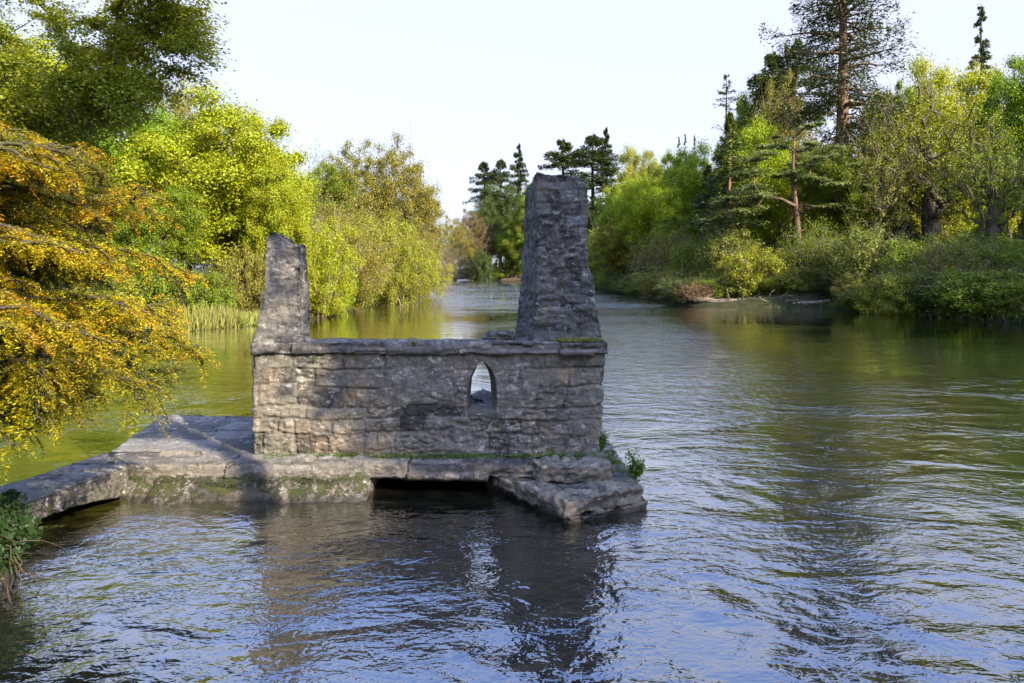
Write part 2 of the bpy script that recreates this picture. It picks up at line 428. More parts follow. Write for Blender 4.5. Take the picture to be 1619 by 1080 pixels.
# deck paving, left of and under the house
o = stone("deck", [(-5.32, 8.95, .30), (-3.2, 8.95, .30), (-3.2, 11.4, .30), (-5.88, 11.4, .30),
                   (-5.30, 8.95, .375), (-3.2, 8.95, .375), (-3.2, 11.4, .375), (-5.86, 11.4, .375)], .022, M['deck'], plat, None,
          rubble(23, .34, .75, .018, .022, .012, .018, .012)); o.name = "deck"; child(o, plat)
o = stone("floor_deck", box8(-3.2, 1.15, 8.95, 11.4, .16, .365), .05, M['deck'], plat, None, rubble(24, .3, .6)); o.name = "deck"; child(o, plat)
# front ledge slabs
LD = [(-4.74, -3.55), (-3.54, -2.5), (-2.49, -1.30), (-1.29, .30)]
bl = []
for i, (a, b_) in enumerate(LD):
    dz = (.005, -.004, .006, .0)[i]; th = (.15, .145, .155, .16)[i]
    bl.append(hexa([(a, 8.44, Z0 - th), (b_, 8.44, Z0 - th), (b_, 9.0, Z0 - th), (a - (.55 if i == 0 else 0), 9.0, Z0 - th),
                    (a, 8.44, Z0 + dz), (b_, 8.44, Z0 + dz), (b_, 9.0, Z0 + dz), (a - (.55 if i == 0 else 0), 9.0, Z0 + dz)], .02, None,
                   rubble(31 + i, .12, 3.5, .008, .01, .018, .008, .02)))
o = merged("ledge", bl, M['cope'], plat); child(o, plat)
# right-hand pier with its pointed cutwater, in three lifts
pier = []
def tri(z0, z1, pts, seed, res=.028, flare=.06):
    c = [(x - (flare if i in (0,) else 0), y - (flare if i in (0, 1) else 0), z0) for i, (x, y) in enumerate(pts)] + [(x, y, z1) for x, y in pts]
    return hexa(c, res, None, rubble(seed, .10, .42, .018, .028, .045, .03, .02))
pier.append(tri(-.7, .08, [(.64, 7.44), (1.58, 7.98), (1.45, 11.3), (-.32, 8.9)], 41, .022, .02))
pier.append(tri(.07, .235, [(.60, 7.53), (1.52, 8.03), (1.42, 11.2), (-.22, 8.62)], 42, .024, .03))
pier.append(tri(.225, .425, [(.34, 8.20), (1.20, 8.22), (1.20, 9.0), (.22, 8.60)], 43, .02, .01))
o = merged("pier", pier, M['pier'], plat); o.name = "cutwater"; child(o, plat)
# steps going down along the east side
for i in range(7):
    y1 = 9.35 - i * .175; z1 = .40 - i * .031
    c8 = box8(1.13, 1.36 + i * .024, y1 - .19, y1, z1 - .16, z1)
    o = stone("step", c8, .03, M['deck'], plat, None, rubble(60 + i, .2, .5, .01, .01, .02, .01, .01)); child(o, plat)
# back foundation
o = stone("base", box8(-1.75, 1.35, 10.2, 11.35, -.7, .15), .06, M['base'], plat, None, rubble(77)); child(o, plat)

# --- footbridge slab
fb = empty("stone_footbridge", (-5.0, 7.2, 0))
tag(fb, "narrow stone slab footbridge with white lichen running from the platform to the left bank", "footbridge")
def arch(P):
    Q = P.copy(); t = np.clip((P[:, 1] - 5.6) / 2.9, 0, 1); low = sstep(P[:, 2], .3, .1)
    Q[:, 2] += low * (-.14 + .20 * np.sin(np.pi * np.clip(t, 0, 1)) ** .8) ; return Q
o = stone("walkway", [(-5.28, 5.2, .12), (-4.70, 8.42, .12), (-5.32, 9.0, .12), (-6.15, 5.2, .12),
                      (-5.30, 5.2, .38), (-4.72, 8.42, .38), (-5.34, 9.05, .38), (-6.15, 5.2, .38)], .02, M['base'], None, arch,
          rubble(81, .35, 1.1, .012, .012, .02, .01, .014)); o.parent = fb
# a lighter top course
o2 = stone("paving", [(-5.30, 5.2, .37), (-4.74, 8.43, .37), (-5.36, 9.0, .37), (-6.13, 5.2, .37),
                      (-5.28, 5.2, .41), (-4.74, 8.43, .392), (-5.36, 9.0, .392), (-6.13, 5.2, .41)], .022, M['deck'], None, None,
           rubble(82, .25, .6, .014, .014, .01, .01, .01)); o2.parent = fb
for q_ in (o, o2): q_.location = (5.0, -7.2, 0)

# --- the ruined house
ruin = empty("ruined_fishing_house", (-1.1, 10.0, Z0))
tag(ruin, "roofless grey stone house ruin with a pointed window, short left stub and tall right gable", "ruin")
def ruin_child(o):
    o.parent = ruin; o.location = (1.1, -10.0, -Z0); return o
wallc = [(-3.38, 8.88, .36), (1.14, 8.88, .36), (1.14, 9.36, .36), (-3.38, 9.36, .36),
         (-3.37, 8.91, 1.71), (1.20, 8.91, 1.71), (1.20, 9.36, 1.71), (-3.37, 9.36, 1.71)]
fw = ruin_child(stone("front_wall", wallc, .0155, M['wall'], None, None, rubble(5, .235, .46, .016, .026, .024, .030, .030, warp=1.3)))
# window: pointed opening cut through the wall
def window_cutter():
    prof = [(-.585, .97), (-.59, 1.10), (-.585, 1.25), (-.56, 1.36), (-.52, 1.45), (-.47, 1.53), (-.42, 1.59), (-.375, 1.61),
            (-.335, 1.57), (-.27, 1.50), (-.225, 1.41), (-.20, 1.30), (-.19, 1.17), (-.19, 1.05), (-.20, .965), (-.33, .955), (-.47, .96)]
    Ysn = np.linspace(8.7, 9.55, 22); V = []
    pr = np.array(prof); n = len(pr)
    for k, y in enumerate(Ysn):
        t = (y - 8.88) / .48; t = min(max(t, 0), 1)
        q = pr.copy(); right = sstep(q[:, 0], -.45, -.28)
        q[:, 0] -= right * .09 * t; q[:, 0] += .02 * t * (1 - right)
        pp = np.column_stack([q[:, 0], np.full(n, y), q[:, 1]])
        q = q + .022 * np.column_stack([vn(pp, 9, 91), vn(pp, 9, 92)]) * (0.4 + t)
        V.append(np.column_stack([q[:, 0], np.full(n, y), q[:, 1]]))
    V = np.concatenate(V); F = []
    for k in range(21):
        for i in range(n): F.append((k * n + i, k * n + (i + 1) % n, (k + 1) * n + (i + 1) % n, (k + 1) * n + i))
    me = bpy.data.meshes.new("cut"); me.from_pydata([tuple(v) for v in V], [], F + [tuple(range(n))[::-1], tuple(range(21 * n, 22 * n))])
    me.update(); return bpy.data.objects.new("cut", me)
cut = window_cutter(); COL.objects.link(cut)
fw.parent = None; fw.location = (0, 0, 0)
md = fw.modifiers.new("b", 'BOOLEAN'); md.operation = 'DIFFERENCE'; md.object = cut; md.solver = 'EXACT'
bpy.context.view_layer.update()
dg = bpy.context.evaluated_depsgraph_get()
me2 = bpy.data.meshes.new_from_object(fw.evaluated_get(dg)); fw.modifiers.clear()
if len(me2.vertices) > 1000: fw.data = me2
bpy.data.objects.remove(cut); fw.data.name = "front_wall"
ruin_child(fw)

cps = []
xs = [-3.40, -2.86, -1.62, -.70, .62, 1.24]
for i in range(5):
    a, b_ = xs[i] + .004, xs[i + 1] - .004; dz = [.0, .004, .0, .006, .012][i]; ex = .02 if i == 4 else 0
    cps.append(hexa(box8(a, b_, 8.855 - ex, 9.37, 1.712, 1.845 + dz), .017, None, rubble(100 + i, .07, 2.5, .006, .008, .016, .006, .012)))
ruin_child(merged("coping", cps, M['cope']))

def lgw(P):
    Q = P.copy(); t = (P[:, 2] - 1.82) / 1.45
    lft = sstep(P[:, 0], -2.9, -3.3); rt = 1 - lft
    Q[:, 0] += lft * (.05 * np.sin(t * 5) * .5 + .05 * sstep(t, .45, .5) - .02)
    Q[:, 2] -= sstep(t, .6, 1) * (.13 * sstep(P[:, 0], -3.02, -2.93) + .05 * vn(P, 5, 7)); return Q
ruin_child(stone("left_stub", [(-3.37, 8.90, 1.84), (-2.76, 8.90, 1.84), (-2.75, 9.38, 1.84), (-3.36, 9.38, 1.84),
                              (-3.21, 8.95, 3.28), (-2.76, 8.95, 3.28), (-2.81, 9.33, 3.24), (-3.20, 9.33, 3.24)], .018, M['gable'], None, lgw,
                 rubble(111, .14, .27, .014, .018, .032, .026, .018, warp=2.2))).name = "gable_stub"
def rgw(P):
    Q = P.copy(); z = P[:, 2]; rt = sstep(P[:, 0], .6, 1.0)
    Q[:, 0] += rt * (-.05 * np.exp(-((z - 2.95) / .35) ** 2) + .05 * np.exp(-((z - 2.62) / .16) ** 2) + .035 * sstep(z, 2.5, 2.2) + .016 * np.floor(np.clip((2.55 - z) / .14, 0, 5)) * sstep(z, 1.7, 1.86))
    lf = 1 - rt; Q[:, 0] -= lf * .010 * np.floor(np.clip((2.7 - z) / .17, 0, 5)) * sstep(z, 1.7, 1.86)
    Q[:, 1] -= sstep(P[:, 1], 9.5, 9.1) * .05 * sstep(z, 2.7, 2.45)
    Q[:, 2] += sstep(z, 3.6, 4.05) * (.05 * vn(P, 4, 17) - .05 * rt + .02); return Q
ruin_child(stone("gable", [(.33, 9.03, .37), (1.15, 9.03, .37), (1.22, 10.35, .37), (.02, 10.35, .37),
                          (.315, 9.08, 4.05), (.99, 9.08, 4.05), (.95, 10.2, 4.0), (.21, 10.2, 4.0)], .02, M['gable'], None, rgw,
                 rubble(121, .12, .22, .012, .014, .036, .024, .020, warp=2.4)))
# low remains of the west, back and east walls inside
def ragged(seed):
    def f(P):
        Q = P.copy(); top = sstep(P[:, 2], .5, .8); Q[:, 2] += top * (.16 * vn(P, (1.6, 1.6, 0), seed) + .10 * vn(P, (6, 6, 0), seed + 1)); return Q
    return f
ruin_child(stone("back_wall", box8(-3.3, .1, 10.85, 11.25, .36, .74), .028, M['gable'], None, ragged(3), rubble(131, .17, .3, .02, .05, .03, .06)))
ruin_child(stone("side_wall", box8(-3.36, -2.95, 9.38, 10.1, .36, 1.45), .035, M['gable'], None, ragged(4), rubble(132, .17, .3)))
ruin_child(stone("side_wall", box8(.75, 1.15, 10.36, 11.25, .36, 1.35), .035, M['gable'], None, ragged(5), rubble(133, .17, .3)))

# loose stones
def boulder(c, r, seed, name="stone", mat=None, flat=1.0):
    """irregular rounded block from a displaced hexahedron"""
    x, y, z = c; a, b_, h = r
    def wp(P):
        Q = P - np.array(c) - np.array((0, 0, h)); m = Q / np.array((a, b_, h)); l = np.linalg.norm(m, axis=1, keepdims=True)
        e = np.max(np.abs(m), axis=1, keepdims=True); k = (e / (l + 1e-6)) * .75 + .25 * 1.0
        return Q * k + np.array(c) + np.array((0, 0, h))
    return stone(name, box8(x - a, x + a, y - b_, y + b_, z, z + 2 * h), min(r) / 5, mat or M['gable'], None, wp, rubble(seed, .3, .6, .02, .01, .03, 0.0, .01))
o = boulder((-.17, 9.25, 1.835), (.21, .13, .062), 141, "loose_stone", M['gable']); tag(o, "flat grey stone lying loose on the coping left of the tall gable", "stone")
rr = np.random.default_rng(8)
for i in range(5):
    o = boulder((-.62 + .09 * i + rr.normal() * .02, 10.35 - .05 * (i % 3), .37 + .11 * (i % 3)), (.12, .11, .10), 150 + i, "fallen_stone", M['gable'])
    tag(o, "dark fallen stone in the heap seen through the pointed window", "stone", "fallen stones inside the ruin")

# ------------------------------------------------------------------ vegetation tools
def leaf_quads(C, Nn, L, W, rng, T=None):
    n = len(C)
    Nn = Nn / (np.linalg.norm(Nn, axis=1, keepdims=True) + 1e-9)
    if T is None: T = rng.normal(size=(n, 3))
    T = T - (T * Nn).sum(1, keepdims=True) * Nn; T /= (np.linalg.norm(T, axis=1, keepdims=True) + 1e-9)
    B = np.cross(Nn, T); L = np.broadcast_to(L, n)[:, None]; W = np.broadcast_to(W, n)[:, None]
    V = np.empty((n, 4, 3)); V[:, 0] = C - T * L * .5; V[:, 1] = C + B * W * .5 + Nn * W * .18; V[:, 2] = C + T * L * .5; V[:, 3] = C - B * W * .5 + Nn * W * .18
    return V.reshape(-1, 3), np.arange(n * 4).reshape(-1, 4)

class Tubes:
    def __init__(s): s.V = []; s.F = []; s.o = 0
    def add(s, pts, rad, sides=5):
        pts = np.asarray(pts, float); rad = np.asarray(rad, float); m = len(pts)
        d = np.gradient(pts, axis=0); d /= (np.linalg.norm(d, axis=1, keepdims=True) + 1e-9)
        ref = np.array([0, 0, 1.]) if abs(d[0, 2]) < .9 else np.array([1., 0, 0])
        a = np.cross(d, ref); a /= (np.linalg.norm(a, axis=1, keepdims=True) + 1e-9); b = np.cross(d, a)
        th = np.linspace(0, 2 * np.pi, sides, endpoint=False)
        R = pts[:, None] + rad[:, None, None] * (a[:, None] * np.cos(th)[None, :, None] + b[:, None] * np.sin(th)[None, :, None])
        s.V.append(R.reshape(-1, 3))
        i, j = np.meshgrid(np.arange(m - 1), np.arange(sides), indexing='ij'); i = i.ravel(); j = j.ravel(); j2 = (j + 1) % sides
        s.F.append(np.stack([i * sides + j, i * sides + j2, (i + 1) * sides + j2, (i + 1) * sides + j], -1) + s.o); s.o += m * sides
    def mesh(s, name): return new_mesh(name, np.concatenate(s.V), np.concatenate(s.F))

def bez(a, b, up=.2, wob=0., rng=None, n=6, sag=0.):
    a = np.asarray(a, float); b = np.asarray(b, float); t = np.linspace(0, 1, n)[:, None]
    m = (a + b) / 2 + np.array([0, 0, 1.]) * np.linalg.norm(b - a) * (up - sag)
    p = (1 - t) ** 2 * a + 2 * t * (1 - t) * m + t ** 2 * b
    if rng is not None and wob: p[1:-1] += rng.normal(size=(n - 2, 3)) * wob
    return p

def grow(rng, targets, trunk, r_tip, tb, pen=.6, up=.12, minr=.0, sides=5, rmax=None):
    """join every target to the nearest lower part of the skeleton; thickness by the pipe model"""
    nodes = [tuple(p) for p in trunk]; par = [max(i - 1, -1) if i else -1 for i in range(len(trunk))]; leafc = [0.] * len(nodes)
    base = np.array(trunk[0]); order = np.argsort(np.linalg.norm((targets - np.array(trunk).mean(0)) * np.array([1, 1, .5]), axis=1))
    paths = []
    for ti in order:
        t = targets[ti]; N = np.array(nodes); d = np.linalg.norm(N - t, axis=1) + pen * np.maximum(0, N[:, 2] - t[2] + .15 * np.linalg.norm(N[:, :2] - t[:2], axis=1)) * 2
        d[0] += 2; k = int(np.argmin(d)); L = np.linalg.norm(N[k] - t)
        n = max(3, min(7, int(L / .8) + 2)); p = bez(N[k], t, up, L * .05, rng, n)
        prev = k; ids = [k]
        for q in p[1:]: nodes.append(tuple(q)); par.append(prev); leafc.append(0.); prev = len(nodes) - 1; ids.append(prev)
        leafc[prev] += 1; paths.append(ids)
    cnt = np.array(leafc)
    for i in range(len(nodes) - 1, 0, -1):
        if par[i] >= 0: cnt[par[i]] += cnt[i]
    rad = r_tip * np.maximum(cnt, 1) ** .5
    if rmax: rad = np.minimum(rad, rmax)
    N = np.array(nodes)
    for ids in paths:
        r = rad[ids].copy(); r[0] = min(r[0], r[1] * 1.25); r[-1] = r_tip * .35
        tb.add(N[ids], np.maximum(r, minr), sides if r[1] > r_tip * 2.5 else 3)
    tr = rad[:len(trunk)].copy(); 
    for i in range(len(trunk) - 2, -1, -1): tr[i] = max(tr[i], tr[i + 1])
    tr[0] *= 1.35; tb.add(N[:len(trunk)], tr, 8)
    return N, rad

def clump_leaves(rng, Cc, rc, per, flat, L, W, updir=.6, hollow=.55, droop=0.):
    n = len(Cc); k = per
    d = rng.normal(size=(n, k, 3)); d /= np.linalg.norm(d, axis=2, keepdims=True)
    r = (hollow + (1 - hollow) * rng.random((n, k, 1))) * (1 + .25 * rng.normal(size=(n, k, 1)))
    # several little sub-lumps per clump keep the outline uneven
    sub = rng.normal(size=(n, 6, 3)); sub /= np.linalg.norm(sub, axis=2, keepdims=True)
    pick = rng.integers(0, 6, (n, k)); sb = np.take_along_axis(sub, pick[:, :, None].repeat(3, 2), 1)
    d2 = d * .62 + sb * .55
    off = d2 * r * rc[:, None, None]; off[:, :, 2] *= flat
    if droop: off[:, :, 2] -= droop * (off[:, :, 0] ** 2 + off[:, :, 1] ** 2) / rc[:, None]
    P = (Cc[:, None] + off).reshape(-1, 3)
    Nn = (d2 + np.array([0, 0, updir]) + .7 * rng.normal(size=(n, k, 3))).reshape(-1, 3)
    m = len(P); LL = L * (.6 + .8 * rng.random(m))
    return leaf_quads(P, Nn, LL, LL * W, rng)

def broad(name, seed, H=14., R=5., trunk_h=.28, ncl=90, per=300, L=.24, W=.65, flat=.9, low=.25, shell=.5, rc=(.16, .27), top=1.0, stems=1,
          bark='twig', leafm='leaf', lean=0., updir=.6, wide=.62, r_tip=.028, bare=0, pts=None, hollow=.5):
    rng = np.random.default_rng(seed); C = []
    zc = H * (low + (1 - low) * .5 * .96); rz = H * (1 - low) * .5
    tries = 0
    ph = rng.random(4) * 6.28
    while len(C) < ncl and tries < 60000:
        tries += 1
        v = rng.normal(size=3); v /= np.linalg.norm(v); rr_ = (shell + (1 - shell) * rng.random()) if rng.random() < .8 else rng.random()
        az = math.atan2(v[1], v[0]); lump = 1 + .14 * math.sin(2 * az + ph[0]) + .10 * math.sin(3 * az + ph[1] + 3 * v[2]) + .08 * math.sin(5 * v[2] + ph[2])
        rx = R * (wide + (1 - wide) * (1 - abs(v[2] - (-.1)) ** 2)) if v[2] < 0 else R
        p = np.array([v[0] * rx, v[1] * rx, v[2] * rz]) * rr_ * lump * .84; p[2] += zc
        if p[2] < H * low * .6: continue
        if all(np.sum((p - q) ** 2) > (R * .20) ** 2 for q in C[-400:]): C.append(p)
        elif rng.random() < .01: C.append(p)
    C = np.array(C); rcl = R * (rc[0] + (rc[1] - rc[0]) * rng.random(len(C)))
    tb = Tubes()
    if stems == 1:
        n = 8; tz = np.linspace(0, H * .72, n); trunk = np.stack([np.cumsum(rng.normal(0, R * .025, n)) , np.cumsum(rng.normal(0, R * .025, n)), tz], -1); trunk[0, :2] = 0
        grow(rng, C, [tuple(p) for p in trunk], r_tip, tb, .6, .10, 0, 6)
    else:
        lab = rng.integers(0, stems, len(C))
        az0 = np.arctan2(C[:, 1], C[:, 0]); lab = ((az0 + np.pi) / (2 * np.pi) * stems).astype(int) % stems
        for s_ in range(stems):
            sub = C[lab == s_]
            if len(sub) < 2: continue
            a = (s_ + .5) / stems * 2 * np.pi - np.pi; b0 = np.array([math.cos(a) * .25, math.sin(a) * .25, 0.])
            e = sub.mean(0); trunk = [tuple(b0 * (1 - t) + e * t * .9 + np.array([0, 0, .5 * math.sin(3.14 * t)])) for t in np.linspace(0, 1, 5)]
            grow(rng, sub, trunk, r_tip, tb, .5, .12, 0, 5)
    if bare:      # bare twig ends poking out of the crown
        for i in rng.integers(0, len(C), bare):
            c = C[i]; out = c - np.array([0, 0, zc * .7]); out /= np.linalg.norm(out)
            for q in range(3):
                dd = out + rng.normal(size=3) * .4; dd[2] += .3; e = c + dd * R * (.22 + .15 * rng.random()); tb.add(bez(c, e, .05, .06, rng, 5), np.linspace(r_tip, .006, 5), 3)
    V, F = clump_leaves(rng, C, rcl, per, flat, L, W, updir, hollow)
    return dict(name=name, H=H, R=R, parts=[("trunk", tb.mesh(name + "_trunk"), M[bark]), ("crown", new_mesh(name + "_crown", V, F, False), M[leafm])])

def conifer(name, seed, H=28., R=4.5, bare=.25, nb=110, prof='cone', droop=.25, gap=.0, L=.32, W=.22, per=60, bark='dark', trunk_r=.38, lift=.1, leafm='needle', tipup=.0, thin=1.0, dead=.15, spread=.10):
    rng = np.random.default_rng(seed); tb = Tubes(); n = 14
    tz = np.linspace(0, H, n); tp = np.stack([np.cumsum(rng.normal(0, .045, n)), np.cumsum(rng.normal(0, .045, n)), tz], -1); tp[0, :2] = 0
    tb.add(tp, trunk_r * (1 - np.linspace(0, 1, n)) ** .8 + .02, 8)
    P, Nn, T = [], [], []
    hs = np.sort(bare + (1 - bare) * rng.random(nb) ** .95) * .99
    for h in hs:
        if gap and vn(np.array([[h * 9, seed, 0]]), 1, seed)[0] < -1 + gap * 2 and rng.random() < .75: continue
        q = (h - bare) / (1 - bare)
        if prof == 'cone': ln = R * (1 - q) ** .8 * (.65 + .5 * rng.random()) * min(1, .45 + q * 4)
        elif prof == 'column': ln = R * min(1, (1 - q) * 2.6) ** .8 * (.4 + .75 * rng.random())
        else: ln = R * math.sin(math.pi * min(1, .25 + q * .78)) ** .7 * (.5 + .65 * rng.random())
        ln = max(ln, .25)
        z = h * H; c = np.array([np.interp(z, tz, tp[:, 0]), np.interp(z, tz, tp[:, 1]), z]); a = rng.random() * 6.283
        dr = np.array([math.cos(a), math.sin(a), 0]); m = 8; t = np.linspace(0, 1, m)[:, None]
        rise = lift * (1.5 * q - .3)
        path = c + dr * t * ln + np.array([0, 0, 1.]) * (rise * t * ln - droop * t ** 1.6 * ln * (1.2 - q) + tipup * t ** 3 * ln)
        path[1:] += rng.normal(size=(m - 1, 3)) * .05 * ln * .4
        tb.add(path, np.linspace(max(.02, .03 * ln ** .9), .008, m), 4)
        if rng.random() < dead and q < .5: continue
        k = int(per * (.4 + ln / R) * thin)
        tt = np.clip(.18 + .85 * rng.random(k) ** .8, 0, 1.03); base = np.stack([np.interp(tt, t[:, 0], path[:, j]) for j in range(3)], -1)
        side = np.array([-dr[1], dr[0], 0]); sgn = rng.choice([-1, 1], k); wdt = (.12 + .30 * (1 - np.abs(tt - .55) * 1.3)) * ln * .55
        lat = sgn * rng.random(k) ** .8 * wdt + rng.normal(size=k) * .02
        pp = base + side * lat[:, None] + dr * (np.abs(lat) * .45)[:, None]; pp[:, 2] += rng.normal(size=k) * spread - .25 * np.abs(lat) * droop * 2
        P.append(pp); Nn.append(np.array([0, 0, 1.]) + rng.normal(size=(k, 3)) * .45); T.append(dr * .7 + side * (sgn * .7)[:, None] + rng.normal(size=(k, 3)) * .35)
    P = np.concatenate(P); Nn = np.concatenate(Nn); T = np.concatenate(T)
    LL = L * (.6 + .8 * rng.random(len(P))); V, F = leaf_quads(P, Nn, LL, LL * W / .32 * .9 if False else LL * (W / L), rng, T)
    return dict(name=name, H=H, R=R, parts=[("trunk", tb.mesh(name + "_trunk"), M[bark]), ("crown", new_mesh(name + "_crown", V, F, False), M[leafm])])

def scots(seed=5):
    rng = np.random.default_rng(seed); H, R = 15.3, 5.6; tb = Tubes()
    tz = np.linspace(0, H * .93, 12); t = tz / tz[-1]; tp = np.stack([.9 - .9 * (1 - t) ** 1 - 1.2 * t + .25 * np.sin(t * 6), .2 * np.sin(t * 5), tz], -1); tp -= tp[0] * np.array([1, 1, 0])
    C, rc = [], []
    pads = [(.98, 0, .9), (.90, 1.4, 1.1), (.90, -1.3, 1.2), (.84, 2.6, 1.1), (.82, -2.2, 1.3), (.78, 1.0, 1.2), (.75, 3.6, 1.2), (.72, -3.2, 1.3), (.70, -.8, 1.2),
            (.64, 2.6, 1.1), (.62, -4.0, 1.4), (.60, 4.2, 1.2), (.56, -2.6, 1.2), (.54, -5.2, 1.1), (.52, 3.4, 1.0), (.49, -3.8, 1.1), (.68, 0.6, 1.2)]
    for h, x, r in pads:
        for q in range(4):
            y = rng.uniform(-1, 1) * 2.8 * (1 - abs(x) / 7); C.append((x + rng.normal() * .5 - .4, y, h * H + rng.normal() * .22 - .05 * abs(y))); rc.append(r * (.6 + .45 * rng.random()))
    C = np.array(C); rc = np.array(rc)
    tr = [tuple(p) for p in tp]
    grow(rng, C, tr, .035, tb, .25, .12, 0, 6, .22)
    V, F = clump_leaves(rng, C, rc * 1.15, 520, .24, .26, .22, 1.0, .25, .12)
    for i in range(9):     # dead lower snags
        z = H * rng.uniform(.25, .5); c = np.array([np.interp(z, tz, tp[:, 0]), np.interp(z, tz, tp[:, 1]), z]); a = rng.random() * 6.28
        tb.add(bez(c, c + np.array([math.cos(a) * 1.5, math.sin(a) * 1.5, rng.uniform(-.3, .6)]), .1, .08, rng, 6), np.linspace(.05, .01, 6), 4)
    return dict(name="scots", H=H, R=R, parts=[("trunk", tb.mesh("scots_trunk"), M['red']), ("crown", new_mesh("scots_crown", V, F, False), M['needle'])])

def bare_tree(name, seed, H=5., R=3., n=260, bark='pale', leaves=2500, L=.10, stems=5, sink=False):
    rng = np.random.default_rng(seed); tb = Tubes()
    v = rng.normal(size=(n, 3)); v /= np.linalg.norm(v, axis=1, keepdims=True); v *= rng.random((n, 1)) ** .45
    T = v * np.array([R, R, H * .5]); T[:, 2] += H * .55; T = T[T[:, 2] > .15]
    lab = ((np.arctan2(T[:, 1], T[:, 0]) + np.pi) / 6.2832 * stems).astype(int) % stems
    for s_ in range(stems):
        sub = T[lab == s_]
        if len(sub) < 2: continue
        e = sub.mean(0); trunk = [tuple(e * t) for t in np.linspace(0, .8, 4)]
        grow(rng, sub, trunk, .012, tb, .3, .08, 0, 4)
    tip = T[rng.integers(0, len(T), leaves)] + rng.normal(size=(leaves, 3)) * .28
    V, F = leaf_quads(tip, rng.normal(size=(leaves, 3)) + [0, 0, .5], L * (.6 + .8 * rng.random(leaves)), L * .6, rng)
    return dict(name=name, H=H, R=R, parts=[("stems", tb.mesh(name + "_stems"), M[bark]), ("foliage", new_mesh(name + "_foliage", V, F, False), M['leaf'])])

PR = {}
PR['b1'] = broad("broad_a", 1, 14, 5.2, ncl=140, per=800, L=.135, low=.10, shell=.55)
PR['b2'] = broad("broad_b", 2, 16, 5.5, ncl=130, per=700, L=.15, low=.22, shell=.5, rc=(.15, .25))
PR['b3'] = broad("broad_c", 3, 18, 5.0, ncl=120, per=650, L=.15, low=.2, shell=.45, rc=(.14, .24), bare=20)
PR['high'] = broad("high_crown", 44, 17, 5, ncl=150, per=240, L=.24, low=.56, shell=.4)
PR['veil'] = broad("open_crown", 45, 17, 5, ncl=150, per=150, L=.24, low=.40, shell=.2)
PR['oak'] = broad("open_oak", 4, 17, 6.5, ncl=170, per=100, L=.17, low=.28, shell=.3, rc=(.10, .17), bark='twig', bare=60, r_tip=.055)
PR['bud'] = broad("budding", 6, 16, 6.2, ncl=190, per=330, L=.15, low=.12, shell=.45, rc=(.13, .20), bark='pale', bare=25, r_tip=.03)
PR['w1'] = broad("willow_a", 7, 7.5, 3.6, ncl=170, per=230, L=.13, W=.4, low=-.05, shell=.5, rc=(.14, .22), stems=7, r_tip=.014, wide=.95, bark='pale', bare=40, flat=.95)
PR['w2'] = broad("willow_b", 8, 7.5, 4.2, ncl=170, per=230, L=.13, W=.4, low=-.08, shell=.5, rc=(.13, .2), stems=8, r_tip=.014, wide=.97, bark='pale', bare=50, flat=.95)
PR['s1'] = broad("shrub_a", 9, 3.2, 2.4, ncl=90, per=200, L=.11, W=.5, low=-.1, shell=.45, rc=(.15, .25), stems=6, r_tip=.012, wide=.95, bare=30)
PR['s2'] = broad("shrub_b", 10, 4.5, 3.4, ncl=110, per=190, L=.14, W=.55, low=-.1, shell=.45, rc=(.14, .24), stems=6, r_tip=.014, wide=.95, bare=40)
PR['f1'] = conifer("fir_a", 11, 30, 4.6, .22, 150, 'cone', .28, L=.38, W=.13, per=190, spread=.22)
PR['f2'] = conifer("fir_b", 12, 28, 4.2, .35, 110, 'ragged', .22, gap=.2, L=.38, W=.13, per=190, spread=.22)
PR['sp'] = conifer("spire", 13, 27, 3.4, .2, 85, 'cone', .3, L=.42, W=.15, per=75, spread=.12)
PR['giant'] = conifer("giant", 14, 34, 6.6, .22, 215, 'column', .65, gap=.06, L=.34, W=.12, per=250, bark='red', trunk_r=.85, lift=.45, tipup=.25, spread=.42, dead=.12)
PR['thin'] = conifer("thin", 15, 25, 2.6, .35, 110, 'column', .05, gap=.3, L=.24, W=.08, per=45, bark='red', trunk_r=.24, lift=.3, dead=.45)
PR['tier'] = conifer("tiered", 16, 18, 4.6, .05, 130, 'cone', .10, L=.32, W=.12, per=150, bark='red', trunk_r=.26, lift=.15, spread=.2)
PR['scots'] = scots()
PR['bare'] = bare_tree("bare_shrub", 17, 4.5, 3.2, 300, 'twig', 6500)
PR['bare2'] = bare_tree("bare_tree", 18, 9, 3.5, 320, 'twig', 2500, .14, 2)

